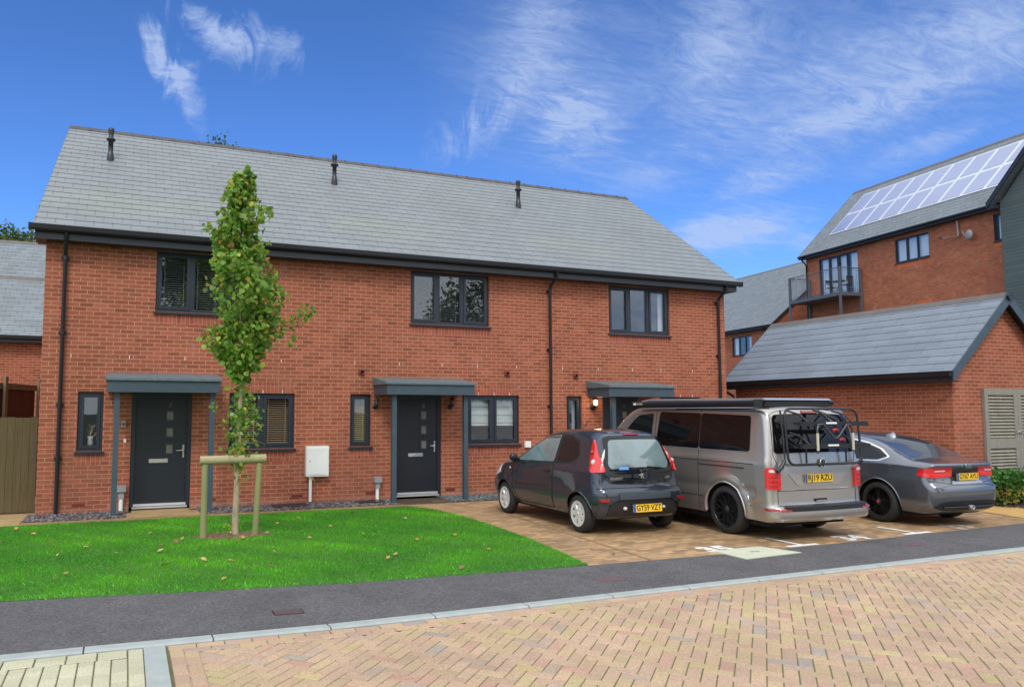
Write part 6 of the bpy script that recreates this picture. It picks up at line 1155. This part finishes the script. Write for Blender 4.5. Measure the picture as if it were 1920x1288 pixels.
br1 = [(.05, 0, 2.62), (.45, .02, 2.95), (.75, .0, 3.12), (1.08, -.02, 3.25)]; spray(br1[1:], 70, .055); spray([(.78, 0, 3.05), (.82, 0, 2.78)], 14, .04); spray([(.92, 0, 3.3), (1.05, 0, 3.36)], 14, .035)
br2 = [(.03, 0, 1.25), (-.12, -.03, 1.5), (-.30, -.02, 1.78), (-.36, 0, 1.86)]; spray(br2[2:], 12, .04, (.04, .06)); spray([(.03, 0, 1.12), (.0, -.02, 1.3), (.06, -.02, 1.62), (.10, -.03, 1.85)], 300, .10, (.045, .08)); spray([(.05, 0, .80), (.05, -.03, 1.12)], 40, .06, (.04, .07)); spray([(.06, 0, 1.8), (.22, 0, 2.0), (.26, 0, 1.7)], 40, .06, (.045, .07)); spray([(.08, 0, 2.0), (.02, 0, 2.35), (.12, -.02, 2.6)], 150, .10); spray([(.10, 0, 1.3), (.30, -.02, 1.5), (.36, 0, 1.75)], 26, .035, (.04, .065)); spray([(-.05, -.02, .02), (-.12, -.04, .14)], 30, .05, (.03, .05))
for q in (br1, br2, [(.03, 0, 1.2), (.2, 0, 1.35), (.40, 0, 1.30), (.40, 0, 1.2)], [(.04, 0, 1.5), (.18, 0, 1.9), (.24, 0, 2.05)], [(.4, 0, 3.5), (.62, 0, 3.85), (.66, 0, 4.0)], [(.5, 0, 3.7), (.72, 0, 3.86)], [(.02, 0, .1), (-.08, -.03, .2), (-.11, -.05, .28)]): b = MB(); b.tube(q, [.010] + [.006] * (len(q) - 2) + [.003], 6); b.build('side_branch', M_twig, YT)
leaves('leaves', np.array(P), np.array(S), np.array(Cc), YT)
M_stake = mat('green_tinged_stake', (0.30, 0.27, 0.12), 0.85, col2=(0.20, 0.22, 0.09), vscale=5, bump=.5, bscale=40, aniso=(1, 1, .3))
SF = thing('tree_stake_frame', 'two round timber posts with a cross rail tied to the young tree', 'tree support', (2.79, -3.47, 0))
for (x, l_) in ((-.37, 0), (.34, .04)): MB().tube([(x - .005, 0, -.05), (x + l_, 0, 1.02)], .044, 16).build('post', M_stake, SF)
b = MB(); b.tube([(-.44, 0, 1.075), (.47, 0, 1.085)], .062, 20); b.build('cross_rail', mat('pale_rail', (0.42, 0.36, 0.21), 0.8, col2=(0.30, 0.28, 0.14), vscale=5, bump=.4), SF)
b = MB(); b.lathe([(.052, -.02), (.056, 0), (.052, .02)], (.07, .10, 1.06), 'z', 16); b.box(.03, .11, .02, .06, 1.03, 1.09); b.build('tree_tie', M_rubber, SF)
# fallen leaves
lv = MB(); lv.add([(-.5, 0, 0), (-.1, .32, .10), (.25, .28, .16), (.55, 0, .05), (.25, -.28, .12), (-.1, -.32, .05)], [(0, 1, 2, 3), (0, 3, 4, 5)])
protos = []
for nm, c in (('ochre_leaf', (.38, .22, .06)), ('brown_leaf', (.20, .10, .045)), ('tan_leaf', (.46, .31, .15))): o = lv.build('fallen_leaf', mat(nm, c, .7, var=.2, vscale=3), None); protos.append(o)
spots = [(63, 1005), (97, 1018), (8, 1021), (281, 1003), (302, 1026), (301, 1037), (342, 1014), (308, 1060), (382, 1054), (434, 1056), (375, 1031), (108, 1045), (123, 1081), (105, 1090), (218, 1042), (515, 1039), (507, 1065), (606, 1028), (455, 1012), (474, 1007), (500, 1003), (580, 1012), (330, 1020), (817, 991), (782, 1015), (781, 1009), (848, 1009), (853, 1007), (837, 1020), (741, 1044), (728, 1050), (866, 1069), (683, 1006), (661, 965), (690, 975), (592, 968), (560, 975), (645, 985), (540, 972), (915, 1034), (972, 1021), (1052, 1045), (30, 995), (200, 1000), (160, 1030), (420, 1090), (240, 1075), (565, 1000), (620, 990), (700, 1000), (760, 975), (520, 985), (445, 1018), (400, 1011), (430, 1014), (1150, 1040), (1340, 998), (1010, 1005)]
CX, CY, CZ = 1.3708, -14.8631, 1.7568
for i, (u_, v_) in enumerate(spots):
    t_, y_ = .0788, .3977; fw = Vector((math.sin(y_) * math.cos(t_), math.cos(y_) * math.cos(t_), math.sin(t_))); rt = Vector((math.cos(y_), -math.sin(y_), 0)); up = rt.cross(fw); d = rt * ((u_ - 843.35) / 1440) - up * ((v_ - 658.42) / 1440) + fw; k = -CZ / d.z
    src = protos[i % 3]; o = src if i < 3 else src.copy()
    if i >= 3: COL.objects.link(o)
    s_ = random.uniform(.055, .095); o.location = (CX + d.x * k, CY + d.y * k, .036 if u_ < 1000 else .01); o.scale = (s_, s_, s_); o.rotation_euler = (random.uniform(-.5, .5), random.uniform(-.5, .5), random.uniform(0, 6.28)); tagp(o, ['ochre', 'dark brown', 'pale tan'][i % 3] + ' fallen leaf lying on the front lawn', 'leaf', 'fallen leaves scattered on the lawn')
# hedge in front of the garage
HG = thing('hedge', 'low glossy green hedge with yellowing leaves in front of the louvred doors', 'hedge', (18.0, -5.3, 0)); n = 5200
P = np.stack([RNG.uniform(-1.75, 1.9, n), RNG.uniform(-.42, .38, n), RNG.uniform(.12, .60, n)], 1); P[:, 2] += .05 * np.sin(P[:, 0] * 5) + .03 * np.sin(P[:, 0] * 13); P[:, 1] -= np.maximum(0, -P[:, 0] - 1.4) * -.5
g = RNG.uniform(.6, 1.3, n)[:, None]; C_ = np.array([.045, .15, .022]) * g; hi = RNG.random(n) < .25; C_[hi] = np.array([.11, .26, .05]); yl = (RNG.random(n) < .5) & (P[:, 2] < .33) & (P[:, 0] < -.6); C_[yl] = np.array([.42, .36, .06]) * RNG.uniform(.6, 1.2, (yl.sum(), 1))
leaves('leaves', P, RNG.uniform(.05, .09, n), C_, HG, droop=-.1, up=1.2)
for k in range(44): x, y = random.uniform(-1.7, 1.8), random.uniform(-.3, .3); b = MB(); b.tube([(x, y, 0), (x + random.uniform(-.1, .1), y + random.uniform(-.1, .1), .45)], [.008, .003], 5); b.build('stem', M_twig, HG)
# bark mulch
regs = [(16.4, 19.5, -6.0, -5.6), (16.3, 17.0, -5.7, -5.1)]; chips('bark_mulch', regs, 900, 'dark bark mulch under the hedge', [(.06, .035, .025), (.10, .06, .04), (.035, .022, .018)])
# larger trees
def tree(name, label, x, y, h, cr_, n, cols, lw=.30, trunk_h=None, group='trees behind the houses'):
    t = thing(name, label, 'tree', (x, y, 0), 0, group); th = trunk_h or h * .35; b = MB(); b.tube([(0, 0, 0), (.1, 0, th), (.0, .1, h * .8)], [h * .022, h * .016, .03], 10)
    cl = []
    for k in range(34):
        a = random.uniform(0, 6.28); zz = random.uniform(th, h * .93); f = (zz - th) / (h - th); R_ = cr_ * math.sin(math.pi * min(1, .16 + f * .86)) ** .7 * random.uniform(.35, 1); q = (R_ * math.cos(a), R_ * math.sin(a), zz); cl.append(q)
        if k % 2 == 0: b.tube([(.05, 0, max(th * .7, zz - R_ * .8)), (q[0] * .5, q[1] * .5, zz - R_ * .25), q], [h * .009, h * .005, .01], 6)
    b.build('trunk', M_bark2, t); cl = np.array(cl); idx = RNG.integers(len(cl), size=n); rr_ = cr_ * .30; off = RNG.normal(size=(n, 3)); off /= np.linalg.norm(off, axis=1)[:, None]; P = cl[idx] + off * (RNG.random(n) ** .45)[:, None] * rr_ * RNG.uniform(.7, 1.25, n)[:, None]
    tone = RNG.uniform(.65, 1.3, len(cl))[idx] * RNG.uniform(.8, 1.2, n); C_ = np.array(cols)[RNG.integers(len(cols), size=n)] * tone[:, None]; leaves('crown', P, RNG.uniform(.7, 1.3, n) * lw, C_, t, droop=.2, up=.6); return t
TG = [(.07, .13, .03), (.10, .16, .04), (.05, .10, .025), (.16, .20, .06)]
tree('broadleaf_tree', 'sunlit green tree top above the far left slate roof', -4.6, 31.0, 11.9, 3.2, 16000, TG, .17)
tree('broadleaf_tree', 'tall tree whose tip just shows over the left half of the long ridge', 5.3, 27.0, 16.6, 3.3, 12000, TG, .15)
RG = 'trees across the road seen as window reflections'
tree('broadleaf_tree', 'dense tree across the road reflected in the upper windows', -3.0, -30.0, 12, 4.2, 11000, TG, .2, group=RG); tree('broadleaf_tree', 'rounded tree across the road reflected in the right hand windows', 20.0, -24.0, 9.5, 3.6, 11000, TG, .18, group=RG)
tree('broadleaf_tree', 'leafy tree across the road reflected beside the lane', 5.0, -36.0, 13, 4.5, 11000, TG, .2, group=RG)
